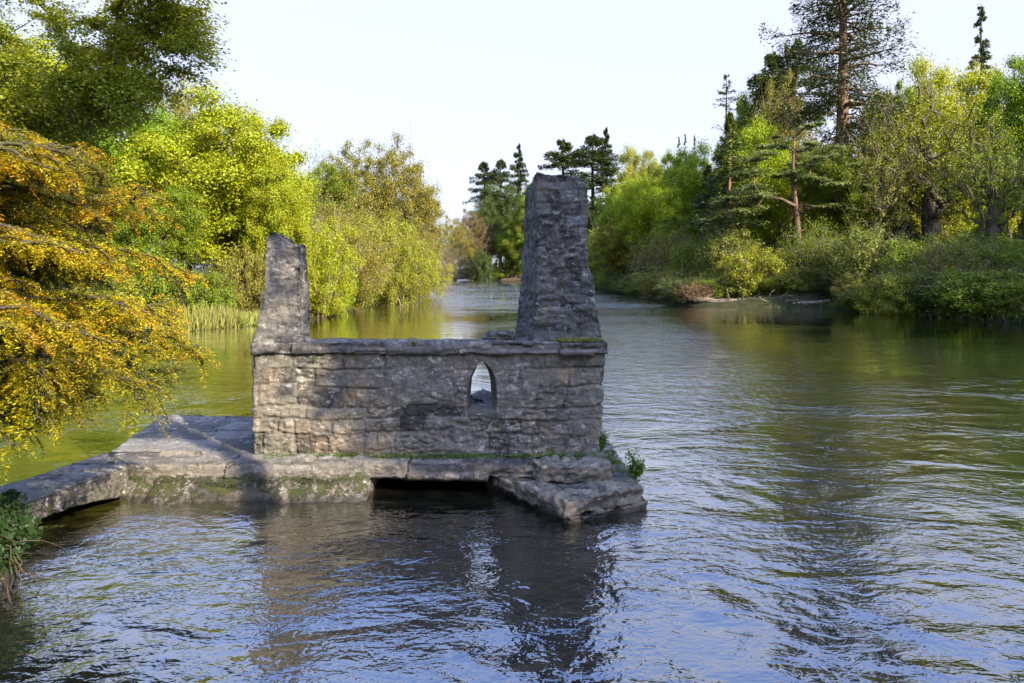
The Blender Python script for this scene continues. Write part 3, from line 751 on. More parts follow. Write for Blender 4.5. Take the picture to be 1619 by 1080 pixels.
TALL = dict(b1=1.07, b2=1.07, b3=1.07, oak=1.07, bud=1.03, s1=1.1, s2=1.1)
WIDE = dict(b1=1.15, b2=1.2, b3=1.25, oak=1.15, bud=1.15, f1=1.7, f2=1.8, sp=1.5, giant=1.15, thin=1.3, tier=1.25, bare=1.2, s1=1.15, s2=1.15, w1=1.12, w2=1.12)
def place(proto, px, Y, ytop, wpx, color, name, label, cat="tree", group=None, dz=0., X=None, bark=None, seed=None):
    pr = PR[proto]; x = (px - CX) / FPX * Y if X is None else X
    z0 = float(ground_z(x, Y)[0]); z0 = max(z0, -.15) + dz - (.55 if proto in ('w1', 'w2') else .25 if proto in ('s1', 's2') else 0)
    top = CAMH + (HY - ytop) / FPX * Y; H = (top - z0) * TALL.get(proto, 1.0); R = wpx / FPX * Y * .5 * WIDE.get(proto, 1.0)
    e = empty(name, (x, Y, z0)); r = random.Random(seed if seed is not None else int(px * 7 + Y * 13 + ytop)); e.rotation_euler.z = r.random() * 6.28
    if proto == 'scots': e.rotation_euler.z = 0
    e.scale = (R / pr['R'] * (.96 + .08 * r.random()), R / pr['R'] * (.96 + .08 * r.random()), H / pr['H'])
    tag(e, label, cat, group)
    for pn, me, mt in pr['parts']:
        if not me.materials: me.materials.append(mt)
        o = bpy.data.objects.new(pn, me); COL.objects.link(o); o.parent = e
        o.color = (*color, 1)
    return e

# foliage colours
YG = (.27, .30, .018); G1 = (.17, .26, .018); G2 = (.155, .205, .018); OL = (.20, .19, .035); OLB = (.21, .19, .038); DK = (.030, .048, .016); DK2 = (.065, .09, .020)
PALE = (.26, .27, .035); GRY = (.15, .175, .032); PINE = (.085, .105, .032); BR = (.16, .125, .06); LIME = (.27, .34, .015)
exec_trees = [
 # left bank
 ('b1', 362, 42, 150, 250, YG, 'broadleaf_tree', "big round yellow green tree in full sun on the left bank, against the sky"),
 ('b2', 225, 44, 165, 190, G1, 'broadleaf_tree', "mid green leafy tree behind and left of the big sunlit tree on the left bank"),
 ('b3', 35, 40, 20, 200, YG, 'broadleaf_tree', "bright lime tree at the far left edge of the photo behind the golden yew"),
 ('b3', 130, 50, 95, 190, OL, 'broadleaf_tree', "dull olive tree behind the hanging branches at the upper left"),
 ('bud', 285, 58, 130, 150, OLB, 'budding_tree', "grey brown budding tree peeping over the sunlit tree on the left bank"),
 ('b2', 440, 40, 262, 110, YG, 'broadleaf_tree', "smaller sunlit yellow tree just behind the left stub of the ruin"),
 ('b2', 250, 36, 300, 130, G2, 'broadleaf_tree', "low dark green tree in shade below the sunlit tree on the left bank"),
 ('bud', 625, 76, 226, 150, OLB, 'budding_tree', "tall rounded brown olive budding tree behind the willows, highest on that side of the gap"),
 ('bud', 560, 74, 228, 150, OL, 'budding_tree', "olive green tree with bare branch tips left of the rounded brown one behind the willows"),
 ('b3', 520, 72, 250, 95, G2, 'broadleaf_tree', "dark green ivy clad tree with spiky bare tops directly behind the pale willows"),
 ('b3', 662, 80, 285, 70, OL, 'broadleaf_tree', "slim green olive tree forming the right shoulder of the brown tree group"),
 ('bare2', 500, 66, 222, 50, GRY, 'bare_tree', "thin bare grey tree standing up beside the dark ivy clad tree"),
 ('bare2', 697, 130, 335, 40, GRY, 'bare_tree', "small crooked dark bare tree in the gap at the far end of the left bank"),
 ('bud', 745, 235, 335, 70, BR, 'budding_tree', "pinkish brown leafless thicket tree at the far bend of the river"),
 ('bud', 715, 215, 345, 60, OLB, 'budding_tree', "small beige brown tree left of the river bend"),
 ('b2', 775, 245, 330, 75, DK2, 'broadleaf_tree', "dark green round tree on the far bank left of the tall gable"),
 ('b1', 815, 232, 345, 70, G2, 'broadleaf_tree', "mid green waterside tree on the far bank just left of the tall gable"),
 ('f2', 765, 262, 252, 36, (.065, .085, .032), 'conifer', "leftmost of the distant conifers, thin with an open ragged top", ),
 ('f2', 792, 258, 248, 36, (.065, .085, .032), 'conifer', "second distant conifer from the left, half merged with its taller neighbour"),
 ('f1', 822, 262, 228, 50, (.065, .085, .032), 'conifer', "tall pointed distant conifer just left of the gable top"),
 ('b2', 800, 252, 292, 80, DK2, 'broadleaf_tree', "dark tree under the distant conifers left of the tall gable"),
 ('b3', 845, 225, 285, 60, G2, 'broadleaf_tree', "green tree directly behind the tall gable, only its edges showing"),
 ('f2', 890, 180, 216, 62, PINE, 'conifer', "flat topped conifer rising behind the top of the tall gable"),
 ('f2', 938, 140, 208, 62, (.065, .085, .032), 'conifer', "left stem of the twin dark conifers right of the tall gable"),
 ('f1', 960, 142, 203, 58, (.065, .085, .032), 'conifer', "right, highest stem of the twin dark conifers right of the tall gable"),
 # right bank, far to near
 ('b2', 940, 135, 330, 90, DK2, 'broadleaf_tree', "dark shaded tree at the waterside right beside the tall gable"),
 ('b1', 990, 128, 285, 90, LIME, 'broadleaf_tree', "green tree between the twin conifers and the sunlit grove"),
 ('b2', 1018, 118, 234, 74, PALE, 'broadleaf_tree', "pale olive domed tree standing above the sunlit grove"),
 ('b1', 1082, 100, 225, 110, LIME, 'broadleaf_tree', "brightest yellow green tree of the right bank grove left of the tiered conifer"),
 ('b2', 1025, 92, 280, 100, LIME, 'broadleaf_tree', "fresh green tree in front of the pale domed tree"),
 ('b3', 975, 96, 350, 76, (.26, .25, .03), 'broadleaf_tree', "low yellowish brown tree overhanging the water right of the gable"),
 ('b1', 1085, 84, 335, 90, G2, 'broadleaf_tree', "shaded green tree below the brightest tree of the grove"),
 ('sp', 1074, 150, 214, 18, DK, 'conifer', "leftmost of three tiny fir tops above the sunlit grove"),
 ('sp', 1084, 152, 210, 18, DK, 'conifer', "middle one of three tiny fir tops above the sunlit grove"),
 ('sp', 1097, 151, 211, 18, DK, 'conifer', "rightmost of three tiny fir tops above the sunlit grove"),
 ('tier', 1155, 66, 180, 130, (.11, .14, .032), 'conifer', "tiered conifer with flat boughs around the thin reddish trunk"),
 ('thin', 1150, 76, 118, 60, GRY, 'conifer', "thin half dead conifer with a bare reddish trunk and sparse top"),
 ('b1', 1185, 92, 132, 100, G2, 'broadleaf_tree', "dark blue green rounded tree behind the thin half dead conifer"),
 ('f2', 1222, 88, 75, 70, PINE, 'conifer', "dark pine crown against the sky, lower left of the pair"),
 ('f2', 1258, 86, 55, 66, PINE, 'conifer', "dark pine crown against the sky, higher right of the pair"),
 ('bud', 1232, 80, 128, 100, OLB, 'budding_tree', "beige budding tree between the dark pines and the giant conifer"),
 ('b2', 1200, 70, 200, 110, LIME, 'broadleaf_tree', "bright green tree right behind the spreading pine's left side"),
 ('giant', 1335, 68, -140, 190, (.055, .07, .026), 'giant_conifer', "giant ragged conifer with thick red brown trunk and drooping limbs, tallest in view"),
 ('scots', 1262, 60, 200, 225, (.10, .125, .03), 'pine_tree', "spreading pine with a bare leaning pinkish trunk and flat layered pads"),
 ('b2', 1320, 62, 230, 110, G2, 'broadleaf_tree', "green ivy leaved tree around the foot of the giant conifer"),
 ('b3', 1408, 84, 118, 90, G2, 'broadleaf_tree', "blue green tree right of the giant conifer below the skyline"),
 ('b1', 1497, 76, 90, 170, (.30, .32, .014), 'broadleaf_tree', "large bright yellow crowned tree against the sky at the right"),
 ('b2', 1420, 78, 160, 110, (.30, .33, .02), 'broadleaf_tree', "pale green tree left of the large yellow crowned tree"),
 ('oak', 1470, 62, 150, 210, (.20, .22, .025), 'oak_tree', "open oak with many dark bare limbs in front of the yellow crowned tree"),
 ('oak', 1390, 60, 215, 130, (.18, .19, .035), 'oak_tree', "smaller sparse grey oak between the giant conifer and the open oak"),
 ('oak', 1560, 56, 215, 130, (.17, .21, .03), 'oak_tree', "sparse olive oak at the right below the conifer spire"),
 ('sp', 1553, 92, 4, 64, (.065, .085, .032), 'conifer', "narrow conifer spire rising above the yellow crown at the right"),
 ('b2', 1622, 62, 78, 120, G1, 'broadleaf_tree', "fresh green tree cut off by the right edge of the photo"),
 ('b3', 1590, 66, 140, 100, (.31, .33, .014), 'broadleaf_tree', "yellow green leafy tree left of the tree at the right edge"),
 ('tier', 1120, 82, 262, 90, (.065, .085, .032), 'conifer', "dark low conifer left of the tiered conifer"),
]
for t in exec_trees:
    place(*t[:8], cat=("conifer" if t[6] in ('conifer', 'giant_conifer') else "tree"))

# waterside willows and shrubs
shr = [
 ('w1', 505, 41.5, 322, 125, YG, "willow_bush", "sunlit yellow willow bush touching the water right behind the left stub"),
 ('w2', 535, 50, 305, 150, OLB, "willow_bush", "tall beige olive willow bush behind the sunlit yellow one"),
 ('w1', 590, 58, 318, 130, PALE, "willow_bush", "pale olive willow bush in the middle of the left bank thicket"),
 ('w2', 640, 58, 345, 115, PALE, "willow_bush", "rounded pale willow bush dipping into the river at the right end of the thicket"),
 ('w1', 668, 74, 335, 70, OL, "willow_bush", "narrow olive willow bush at the far right end of the thicket"),
 ('w2', 470, 44, 335, 100, PALE, "willow_bush", "pale willow bush mostly hidden behind the left stub"),
 ('s2', 395, 38, 390, 90, OL, "shrub", "brownish green shrub on the left bank above the reeds"),
 ('s1', 330, 36, 430, 80, G2, "shrub", "dark green shrub on the left bank behind the reeds"),
 ('s2', 180, 33, 380, 160, G2, "shrub", "broad green shrub on the left bank behind the golden yew"),
 ('s2', 40, 30, 330, 170, G2, "shrub", "broad green shrub at the left edge behind the golden yew"),
 ('bare', 700, 120, 388, 40, BR, "twiggy_shrub", "brown twiggy shrub at the far end of the left bank"),
 ('bare', 720, 170, 392, 36, BR, "twiggy_shrub", "brown twiggy shrub at the river bend"),
 ('s2', 752, 222, 395, 60, DK2, "shrub", "dark shrub at the bend left of the red mud bank"),
 ('s2', 800, 236, 410, 60, G2, "shrub", "low green shrub above the red mud bank"),
 ('s2', 955, 128, 398, 90, DK2, "shrub", "dark green shrub at the water just right of the gable"),
 ('s2', 1010, 100, 392, 90, DK2, "shrub", "dark shrub under the sunlit grove beside the water"),
 ('bare', 1050, 76, 368, 100, OLB, "twiggy_shrub", "leaning beige twiggy shrub under the sunlit grove"),
 ('s2', 1100, 68, 375, 90, G2, "shrub", "grey green shrub above the brown root mass"),
 ('s2', 1150, 62, 362, 100, GRY, "shrub", "grey shaded shrub below the tiered conifer"),
 ('s2', 1190, 58, 392, 120, PALE, "shrub", "yellowish sunlit shrub left of the leaning pine trunk"),
 ('s2', 1240, 60, 395, 90, OL, "shrub", "olive shrub right against the leaning pine trunk"),
 ('s2', 1320, 56, 372, 120, GRY, "shrub", "grey green shrub right of the leaning pine trunk"),
 ('s1', 1410, 44.5, 436, 96, PALE, "shrub", "small rounded bright shrub at the water's edge on the right bank"),
 ('s2', 1380, 51, 360, 130, GRY, "shrub", "dull shrub behind the small rounded bright one"),
 ('s2', 1460, 48, 375, 130, G2, "shrub", "dark green shrub behind and right of the small bright one"),
 ('s2', 1530, 45, 372, 130, GRY, "shrub", "grey green bush on the right bank near the photo edge"),
 ('s2', 1600, 43, 380, 130, G2, "shrub", "dark green bush at the right edge of the photo"),
 ('bare', 1500, 44, 385, 110, OLB, "twiggy_shrub", "pale twiggy shrub in front of the right bank bushes"),
 ('bare', 1345, 53, 380, 100, GRY, "twiggy_shrub", "bare brown twigs hanging over the fallen log"),
 ('bare', 1590, 41, 420, 90, BR, "twiggy_shrub", "dry brown twigs at the water near the right edge"),
 ('bare', 1285, 56, 350, 90, G2, "twiggy_shrub", "slanting pale dead stems right of the pine trunk"),
]
for t in shr: place(*t[:8], cat="bush")

# deeper rows of the wood: trees one cannot tell apart, each still its own
rb = random.Random(4)
for side in ('left', 'right'):
    for i in range(26):
        if side == 'right':
            px = 985 + i * 26 + rb.uniform(-8, 8); Y = rb.uniform(84, 104) if i > 8 else rb.uniform(128, 150); top = 300 + rb.uniform(-25, 35) - (60 if i > 10 else 0)
        else:
            if i > 14: break
            px = -60 + i * 40 + rb.uniform(-8, 8); Y = rb.uniform(56, 66) if i < 13 else rb.uniform(90, 110); top = 270 + rb.uniform(-30, 30) + (25 if i > 11 else 0)
        place(rb.choice(['b1', 'b2', 'b3']), px, Y, top, rb.uniform(110, 150) if i > 2 else 90, rb.choice([DK2, G2, G2]), 'woodland_tree',
              "green tree in the shaded rows deep in the wood on the %s bank" % side, group="trees deep in the %s bank wood" % side)
# bushes rooted right at the waterline
yb = 35.5
for i in range(34):
    if 51 < yb < 59: yb += 2; continue
    x = float(np.interp(yb, YR, XR)) + 1.1 + rb.uniform(0, .9); R_ = rb.uniform(1.7, 2.7) * (1 + yb / 160); px = CX + x / yb * FPX
    place(rb.choice(['s1', 's2']), px, yb, HY - (rb.uniform(1.9, 3.4) - CAMH) / yb * FPX, R_ * 2 / yb * FPX, rb.choice([G2, DK2, GRY, G2, OL]), 'waterside_bush',
          "leafy bush growing down to the waterline of the right bank", "bush", "bushes along the right bank waterline", X=x)
    yb += 2.3 if yb < 50 else (1.2 if yb < 56 else 3.6 + yb * .02)
for (x, y) in ((17.0, 58.5), (19.3, 57.8), (21.6, 56.6), (23.6, 55.4), (25.4, 53.6), (27, 51.5)):
    place('s2' if x < 22 else 's1', CX + x / y * FPX, y, HY - (rb.uniform(2.2, 3.4) - CAMH) / y * FPX, 4.6 / y * FPX, rb.choice([G2, DK2, GRY]), 'waterside_bush',
          "leafy bush growing down to the waterline of the right bank", "bush", "bushes along the right bank waterline", X=x)
yb = 24.
for i in range(26):
    x = float(np.interp(yb, YS, XL)) - 1.2
    if not 29 < yb < 37:
        place(rb.choice(['s1', 's2']), CX + x / yb * FPX, yb, HY - (rb.uniform(1.6, 2.8) - CAMH) / yb * FPX, 3.8 / yb * FPX, rb.choice([G2, OL, OL, PALE]), 'waterside_bush',
              "leafy bush growing down to the waterline of the left bank", "bush", "bushes along the left bank waterline", X=x)
    yb += 2.4
# understorey of shaded bushes along the right bank
for i in range(16):
    px = 960 + i * 44 + rb.uniform(-10, 10); Y = float(np.interp(px, [960, 1060, 1100, 1300, 1620], [118, 88, 74, 64, 52])) + rb.uniform(-1, 3)
    place(rb.choice(['s1', 's2']), px, Y, 385 + rb.uniform(-22, 22), rb.uniform(90, 130), rb.choice([DK2, G2, DK2]), 'understorey_bush',
          "shaded dark bush of the undergrowth along the right bank", "bush", "undergrowth bushes on the right bank")
# trees outside the frame to the right and behind, whose shade falls into the scene
for (x, y, H, R, p) in [(41, 30, 17, 5.5, 'b1'), (38, 20, 15, 5, 'b2'), (46, 22, 20, 6, 'b3'), (44, 38, 20, 6, 'b1'), (40, 8, 15, 5, 'b1'), (52, 30, 22, 6, 'b2'), (56, 42, 24, 6, 'b3'), (60, 26, 24, 7, 'b2'), (47, 10, 18, 6, 'b3'),
                        (8.45, -4.4, 20.3, 2.2, 'high'), (13.8, -2.2, 18, 5.2, 'veil'), (17, -6, 15, 4, 'b3'), (10.4, -4.8, 10.4, 2.3, 'b1')]:
    pr = PR[p]; z0 = float(ground_z(x, y)[0]); e = empty('bank_tree', (x, y, max(z0, .1))); e.scale = (R / pr['R'], R / pr['R'], H / pr['H']); e.rotation_euler.z = x
    tag(e, "leafy tree on the near or right bank outside the photo's frame", "tree", "trees beyond the frame")
    for pn, me, mt in pr['parts']:
        o = bpy.data.objects.new(pn, me); COL.objects.link(o); o.parent = e; o.color = (*G2, 1)

# ------------------------------------------------------------------ near golden yew
def yew():
    rng = np.random.default_rng(77); tb = Tubes(); P, N_, T, L_, A = [], [], [], [], []
    base = np.array([-6.35, 5.75, .45])
    trunk = np.array([base + np.array([.15 * math.sin(k), .1 * math.cos(k * 1.3), k * .55]) for k in range(9)])
    tb.add(trunk, np.linspace(.30, .07, 9), 9)
    bark_dir = []
    def spray(path, r0, ln, gold):
        """flat drooping spray of short leafy twigs along a branch"""
        m = len(path); seg = np.linalg.norm(np.diff(path, axis=0), axis=1).sum()
        k = int(seg * 23)
        for q in range(k):
            t = .22 + .80 * (q + rng.random()) / k
            if t > 1: t = 1
            c = np.array([np.interp(t, np.linspace(0, 1, m), path[:, j]) for j in range(3)])
            i0 = min(int(t * (m - 1)), m - 2); d = path[i0 + 1] - path[i0]; d /= np.linalg.norm(d) + 1e-9
            side = np.cross(d, [0, 0, 1.]); side /= np.linalg.norm(side) + 1e-9; sg = 1 if q % 2 else -1
            tl = ln * (.35 + .75 * rng.random()) * (1.15 - t * .55)
            dr = d * .75 + side * sg * .8 + rng.normal(size=3) * .25; dr /= np.linalg.norm(dr)
            tt = np.linspace(0, 1, 5)[:, None]; tp = c + dr * tt * tl + np.array([0, 0, -1.]) * (tt ** 1.8) * tl * (.35 + .4 * rng.random())
            if q % 2 == 0: tb.add(tp, np.linspace(.007, .002, 5), 3)
            nn = int(52 + tl * 220); u = rng.random(nn) ** .8; pc = np.stack([np.interp(u, tt[:, 0], tp[:, j]) for j in range(3)], -1)
            s2 = rng.choice([-1, 1], nn)[:, None]; sd = np.cross(dr, [0, 0, 1.]); sd /= np.linalg.norm(sd) + 1e-9
            lat = rng.random((nn, 1)) ** .7 * .060 * (1.2 - u[:, None])
            pc = pc + sd * s2 * lat + dr * lat * .7 + rng.normal(size=(nn, 3)) * .010
            P.append(pc); N_.append(np.array([0, 0, 1.]) + rng.normal(size=(nn, 3)) * .55); T.append(dr * .8 + sd * s2 * .7 + rng.normal(size=(nn, 3)) * .3)
            L_.append(.017 + .013 * rng.random(nn))
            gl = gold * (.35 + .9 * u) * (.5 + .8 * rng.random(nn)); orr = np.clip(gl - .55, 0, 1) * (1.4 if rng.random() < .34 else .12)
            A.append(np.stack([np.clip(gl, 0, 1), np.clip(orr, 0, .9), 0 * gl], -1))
    # main boughs: (height on trunk, end point x, y, z, gold)
    ends = []
    for i in range(50):
        z = rng.uniform(1.62, 4.25); reach = np.interp(z, [1.4, 1.85, 2.5, 3.05, 3.7, 4.25], [2.75, 3.15, 3.15, 2.8, 2.15, 1.55])
        a = rng.uniform(-.75, .62); f = rng.uniform(.52, 1.0)
        x = base[0] + .6 + reach * f * math.cos(a); y = base[1] + reach * f * math.sin(a) * .85
        ends.append((x, y, z, f))
    ends += [(-3.45, 5.6, 1.78, 1), (-3.05, 6.1, 1.90, 1), (-2.95, 6.2, 2.09, 1), (-3.08, 5.95, 2.39, 1), (-3.8, 5.1, 1.66, .9), (-3.15, 6.4, 2.25, 1), (-3.35, 6.3, 2.92, 1), (-3.9, 5.5, 3.73, 1), (-4.2, 5.4, 4.0, 1)]
    nfront = len(ends)
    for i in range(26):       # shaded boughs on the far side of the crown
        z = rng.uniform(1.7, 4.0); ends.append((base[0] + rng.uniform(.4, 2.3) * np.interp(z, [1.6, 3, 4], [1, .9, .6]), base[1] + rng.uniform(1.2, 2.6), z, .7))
    for ib, (x, y, z, f) in enumerate(ends):
        s = trunk[0] + np.array([0, 0, min(max(z - .6 + rng.uniform(-.15, .35), .45), 4.2)]); e = np.array([x, y, z])
        p = bez(s, e, .16 + .05 * rng.random(), .05, rng, 9, 0); 
        tb.add(p, np.linspace(.026 if f > .8 else .020, .005, 9), 5)
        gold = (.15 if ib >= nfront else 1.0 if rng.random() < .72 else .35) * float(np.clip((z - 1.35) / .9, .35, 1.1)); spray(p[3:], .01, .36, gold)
        for q in range(6):
            t = rng.uniform(.35, .95); c = np.array([np.interp(t, np.linspace(0, 1, 9), p[:, j]) for j in range(3)])
            d = (e - s); d /= np.linalg.norm(d); side = np.cross(d, [0, 0, 1]); sg = rng.choice([-1, 1]); l2 = rng.uniform(.45, 1.0) * (1.15 - t * .6)
            e2 = c + (d * .7 + side * sg * .75) * l2 + np.array([0, 0, -.28 * l2 + .1 * rng.normal()]); p2 = bez(c, e2, .10, .03, rng, 7)
            tb.add(p2, np.linspace(.020, .005, 7), 4); spray(p2, .008, .30, gold)
    # low bare boughs over the water
    for a_, b_, r in [((-5.8, 5.1, 1.70), (-3.5, 5.3, 1.50), .026), ((-5.9, 5.5, 1.35), (-3.75, 5.05, 1.44), .034), ((-5.8, 5.3, 1.92), (-3.35, 5.55, 1.77), .014)]:
        p = bez(a_, b_, -.06, .05, rng, 9); tb.add(p, np.linspace(r, .008, 9), 6)
    P = np.concatenate(P); N_ = np.concatenate(N_); T = np.concatenate(T); L_ = np.concatenate(L_); A = np.concatenate(A)
    print("yew leaves", len(P))
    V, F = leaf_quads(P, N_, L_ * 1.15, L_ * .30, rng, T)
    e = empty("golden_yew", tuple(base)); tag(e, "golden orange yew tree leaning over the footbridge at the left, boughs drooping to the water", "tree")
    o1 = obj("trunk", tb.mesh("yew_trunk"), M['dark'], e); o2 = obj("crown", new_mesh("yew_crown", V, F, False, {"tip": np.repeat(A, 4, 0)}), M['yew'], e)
    o2.color = (.055, .08, .014, 1)
    for o in (o1, o2): o.location = tuple(-base)
yew()

# ------------------------------------------------------------------ overhanging sycamore, upper left
def overhang():
    rng = np.random.default_rng(91); tb = Tubes(); base = np.array([-11.5, 11.0, float(ground_z(-14.5, 11.0)[0])]); base = np.array([-14.6, 12.5, .3])
    trunk = np.array([base + np.array([.25 * math.sin(k * .8), .1 * k * .5, k * 1.35]) for k in range(9)]); tb.add(trunk, np.linspace(.5, .16, 9), 10)
    P, N_, T = [], [], []
    D = 12.5
    def at(px, py, Y): return np.array([(px - CX) / FPX * Y, Y, CAMH + (HY - py) / FPX * Y])
    tg = []
    for i in range(200):
        px = rng.uniform(-160, 290); lowy = np.interp(px, [-160, 20, 90, 160, 210, 270, 310], [120, 250, 235, 215, 165, 90, 60])
        lowest = lowy - 15; py = lowest - abs(rng.normal()) * 95; py = max(py, -220 + rng.uniform(0, 60)); Y = D + rng.uniform(-1.8, 2.2)
        if px > 240 and rng.random() < .25: continue
        tg.append(at(px, py, Y))
    for p_ in [(300, 68, 12.6), (298, 20, 12.6), (290, -20, 12.6), (275, 110, 12.4), (240, 140, 12.2), (285, 45, 12.9), (60, 270, 12), (90, 240, 12.0)]: tg.append(at(*p_))
    tg = np.array(tg)
    N, rad = grow(rng, tg, [tuple(p) for p in trunk], .013, tb, .15, .06, 0, 6, .15)
    for c in tg:
        for q in range(9):
            out = np.array([.75, rng.normal() * .6, rng.normal() * .35]); out[:3] += rng.normal(size=3) * .3; l = rng.uniform(.35, .85); e = c + out / np.linalg.norm(out) * l + np.array([0, 0, -.18 * l])
            p = bez(c - out * .15, e, .08, .02, rng, 5); tb.add(p, np.linspace(.008, .003, 5), 3)
            nn = 75; u = rng.random(nn); pc = np.stack([np.interp(u, np.linspace(0, 1, 5), p[:, j]) for j in range(3)], -1) + rng.normal(size=(nn, 3)) * np.array([.09, .09, .055])
            pc[:, 2] -= .02; P.append(pc); N_.append(np.array([0, 0, 1.]) + rng.normal(size=(nn, 3)) * .5); T.append(out + rng.normal(size=(nn, 3)) * .8)
    P = np.concatenate(P); N_ = np.concatenate(N_); T = np.concatenate(T)
    L = .056 * (.6 + .8 * rng.random(len(P))); V, F = leaf_quads(P, N_, L, L * .72, rng, T); print("overhang leaves", len(P))
    e = empty("overhanging_tree", tuple(base)); tag(e, "dark green leafy tree reaching its drooping boughs across the upper left sky", "tree")
    o1 = obj("trunk", tb.mesh("over_trunk"), M['dark'], e); o2 = obj("crown", new_mesh("over_crown", V, F, False), M['leaf'], e); o2.color = (.20, .225, .024, 1)
    for o in (o1, o2): o.location = tuple(-base)
overhang()

# ------------------------------------------------------------------ ivy corner of the near bank
def ivy():
    rng = np.random.default_rng(61)
    ab = stone("bank_abutment", [(-7.5, 4.3, -.8), (-4.28, 4.3, -.8), (-4.42, 6.1, -.8), (-7.5, 6.1, -.8), (-7.5, 4.3, .68), (-4.42, 4.3, .68), (-4.52, 6.05, .64), (-7.5, 6.05, .7)], .06, M['base'], None, None, rubble(201, .25, .5))
    tag(ab, "dark stone abutment of the near left bank hidden under ivy", "abutment")
    n = 14000; C = np.empty((n, 3)); Nn = np.empty((n, 3))
    k = rng.random(n); yy = rng.uniform(4.2, 6.2, n); zz = rng.uniform(-.02, .78, n) ** .9
    C[:, 1] = yy; C[:, 0] = -4.42 - (yy - 4.2) * .07; C[:, 2] = zz
    bulge = .05 + .20 * np.clip(vn(C, 2.4, 63) + .6, 0, 2) * sstep(zz, -.1, .45)
    C[:, 0] += bulge * rng.random(n) ** .5; Nn[:] = (1, -.3, .35); Nn += rng.normal(size=(n, 3)) * .5
    topm = rng.random(n) < .35; C[topm, 0] = -4.38 - rng.random(topm.sum()) * 2.6; C[topm, 2] = .66 + rng.random(topm.sum()) * .14; Nn[topm] = np.array([.1, -.2, 1]) + rng.normal(size=(topm.sum(), 3)) * .4
    frm = (~topm) & (rng.random(n) < .3); C[frm, 1] = 4.25 - rng.random(frm.sum()) * .15; C[frm, 0] = -4.2 - rng.random(frm.sum()) * 2.0; Nn[frm] = np.array([0, -1, .3]) + rng.normal(size=(frm.sum(), 3)) * .4
    L = .05 * (.6 + .7 * rng.random(n)); V, F = leaf_quads(C, Nn, L, L * .95, rng, np.array([0, 0, -1.]) + rng.normal(size=(n, 3)) * .5)
    tb = Tubes()
    for i in range(40):
        y = rng.uniform(4.3, 6.1); a = np.array([-4.28 - (y - 4.2) * .07, y, rng.uniform(.15, .5)]); tb.add(bez(a, a + np.array([rng.uniform(.1, .3), rng.normal() * .2, -rng.uniform(.2, .45)]), -.1, .02, rng, 6), np.linspace(.008, .003, 6), 3)
    e = empty("ivy", (-4.4, 5.2, .0)); tag(e, "dark glossy ivy draped over the bank corner at the lower left edge", "ivy")
    o1 = obj("stems", tb.mesh("ivy_stems"), M['dark'], e); o2 = obj("foliage", new_mesh("ivy_leaves", V, F, False), M['leaf'], e); o2.color = (.018, .042, .010, 1)
    for o in (o1, o2): o.location = (4.4, -5.2, 0)
ivy()

# ------------------------------------------------------------------ small plants on the stones
def herb(name, c, r, h, n, color, label, cat="plant", L=.03, group=None, seed=1, kind=None):
    rng = np.random.default_rng(seed); tb = Tubes(); P = []
    ns = max(3, n // 40)
    for i in range(ns):
        a = rng.random() * 6.28; l = h * rng.uniform(.5, 1.1); e = np.array([math.cos(a) * r * rng.random(), math.sin(a) * r * rng.random(), l]); p = bez((0, 0, 0), e, .15, .01, rng, 5)
        tb.add(p, np.linspace(.004, .0015, 5), 3); u = .25 + .75 * rng.random(n // ns); P.append(np.stack([np.interp(u, np.linspace(0, 1, 5), p[:, j]) for j in range(3)], -1) + rng.normal(size=(n // ns, 3)) * r * .16)
    P = np.concatenate(P); V, F = leaf_quads(P, rng.normal(size=P.shape) * .6 + [0, -.2, .9], L * (.6 + .8 * rng.random(len(P))), L * .5, rng)
    e = empty(name, c); tag(e, label, cat, group, kind); obj("stems", tb.mesh(name + "_stems"), M['twig'], e); f = obj("leaves", new_mesh(name + "_leaves", V, F, False), M['grass'], e); f.color = (*color, 1)
GR = (.09, .17, .025)
herb("wall_plant", (1.50, 8.35, .20), .16, .34, 420, GR, "leafy green plant growing from the edge of the steps beside the water", L=.05, seed=3)
herb("wall_plant", (1.16, 8.90, .40), .09, .30, 380, GR, "leafy green plant climbing the right foot of the front wall", L=.035, seed=4)
herb("wall_plant", (1.22, 8.62, .36), .09, .14, 200, GR, "low green plant at the top of the steps", L=.03, seed=5)
herb("wall_plant", (-1.27, 8.84, 1.80), .04, .10, 110, (.25, .26, .03), "yellow green tuft hanging on the coping near the middle of the front wall", L=.02, seed=6)
herb("wall_plant", (-2.02, 8.90, 1.60), .05, .09, 90, (.25, .28, .03), "small yellow green tuft just below the coping left of the middle", L=.02, seed=7)
herb("wall_plant", (-2.55, 8.88, 1.61), .05, .06, 60, GR, "tiny green tuft below the coping near the left stub", L=.018, seed=8)
def grass_patch(name, pts, n, h, color, label, seed, cat="grass", wbl=.004, spread=.03):
    rng = np.random.default_rng(seed); pts = np.asarray(pts, float); i = rng.integers(0, len(pts) - 1, n); t = rng.random((n, 1)); C = pts[i] * (1 - t) + pts[i + 1] * t
    C = C + rng.normal(size=(n, 3)) * np.array([spread, spread, 0])
    hh = h * (.4 + .9 * rng.random(n)); ln = rng.normal(size=(n, 3)) * .45; ln[:, 2] = 1; ln /= np.linalg.norm(ln, axis=1, keepdims=True)
    Nn = rng.normal(size=(n, 3)); V, F = leaf_quads(C + ln * hh[:, None] * .5, Nn - (Nn * ln).sum(1, keepdims=True) * ln, hh, wbl, rng, ln)
    o = obj(name, new_mesh(name, V, F, False), M['grass']); o.color = (*color, 1); tag(o, label, cat, kind='stuff'); return o
rng0 = np.random.default_rng(2)
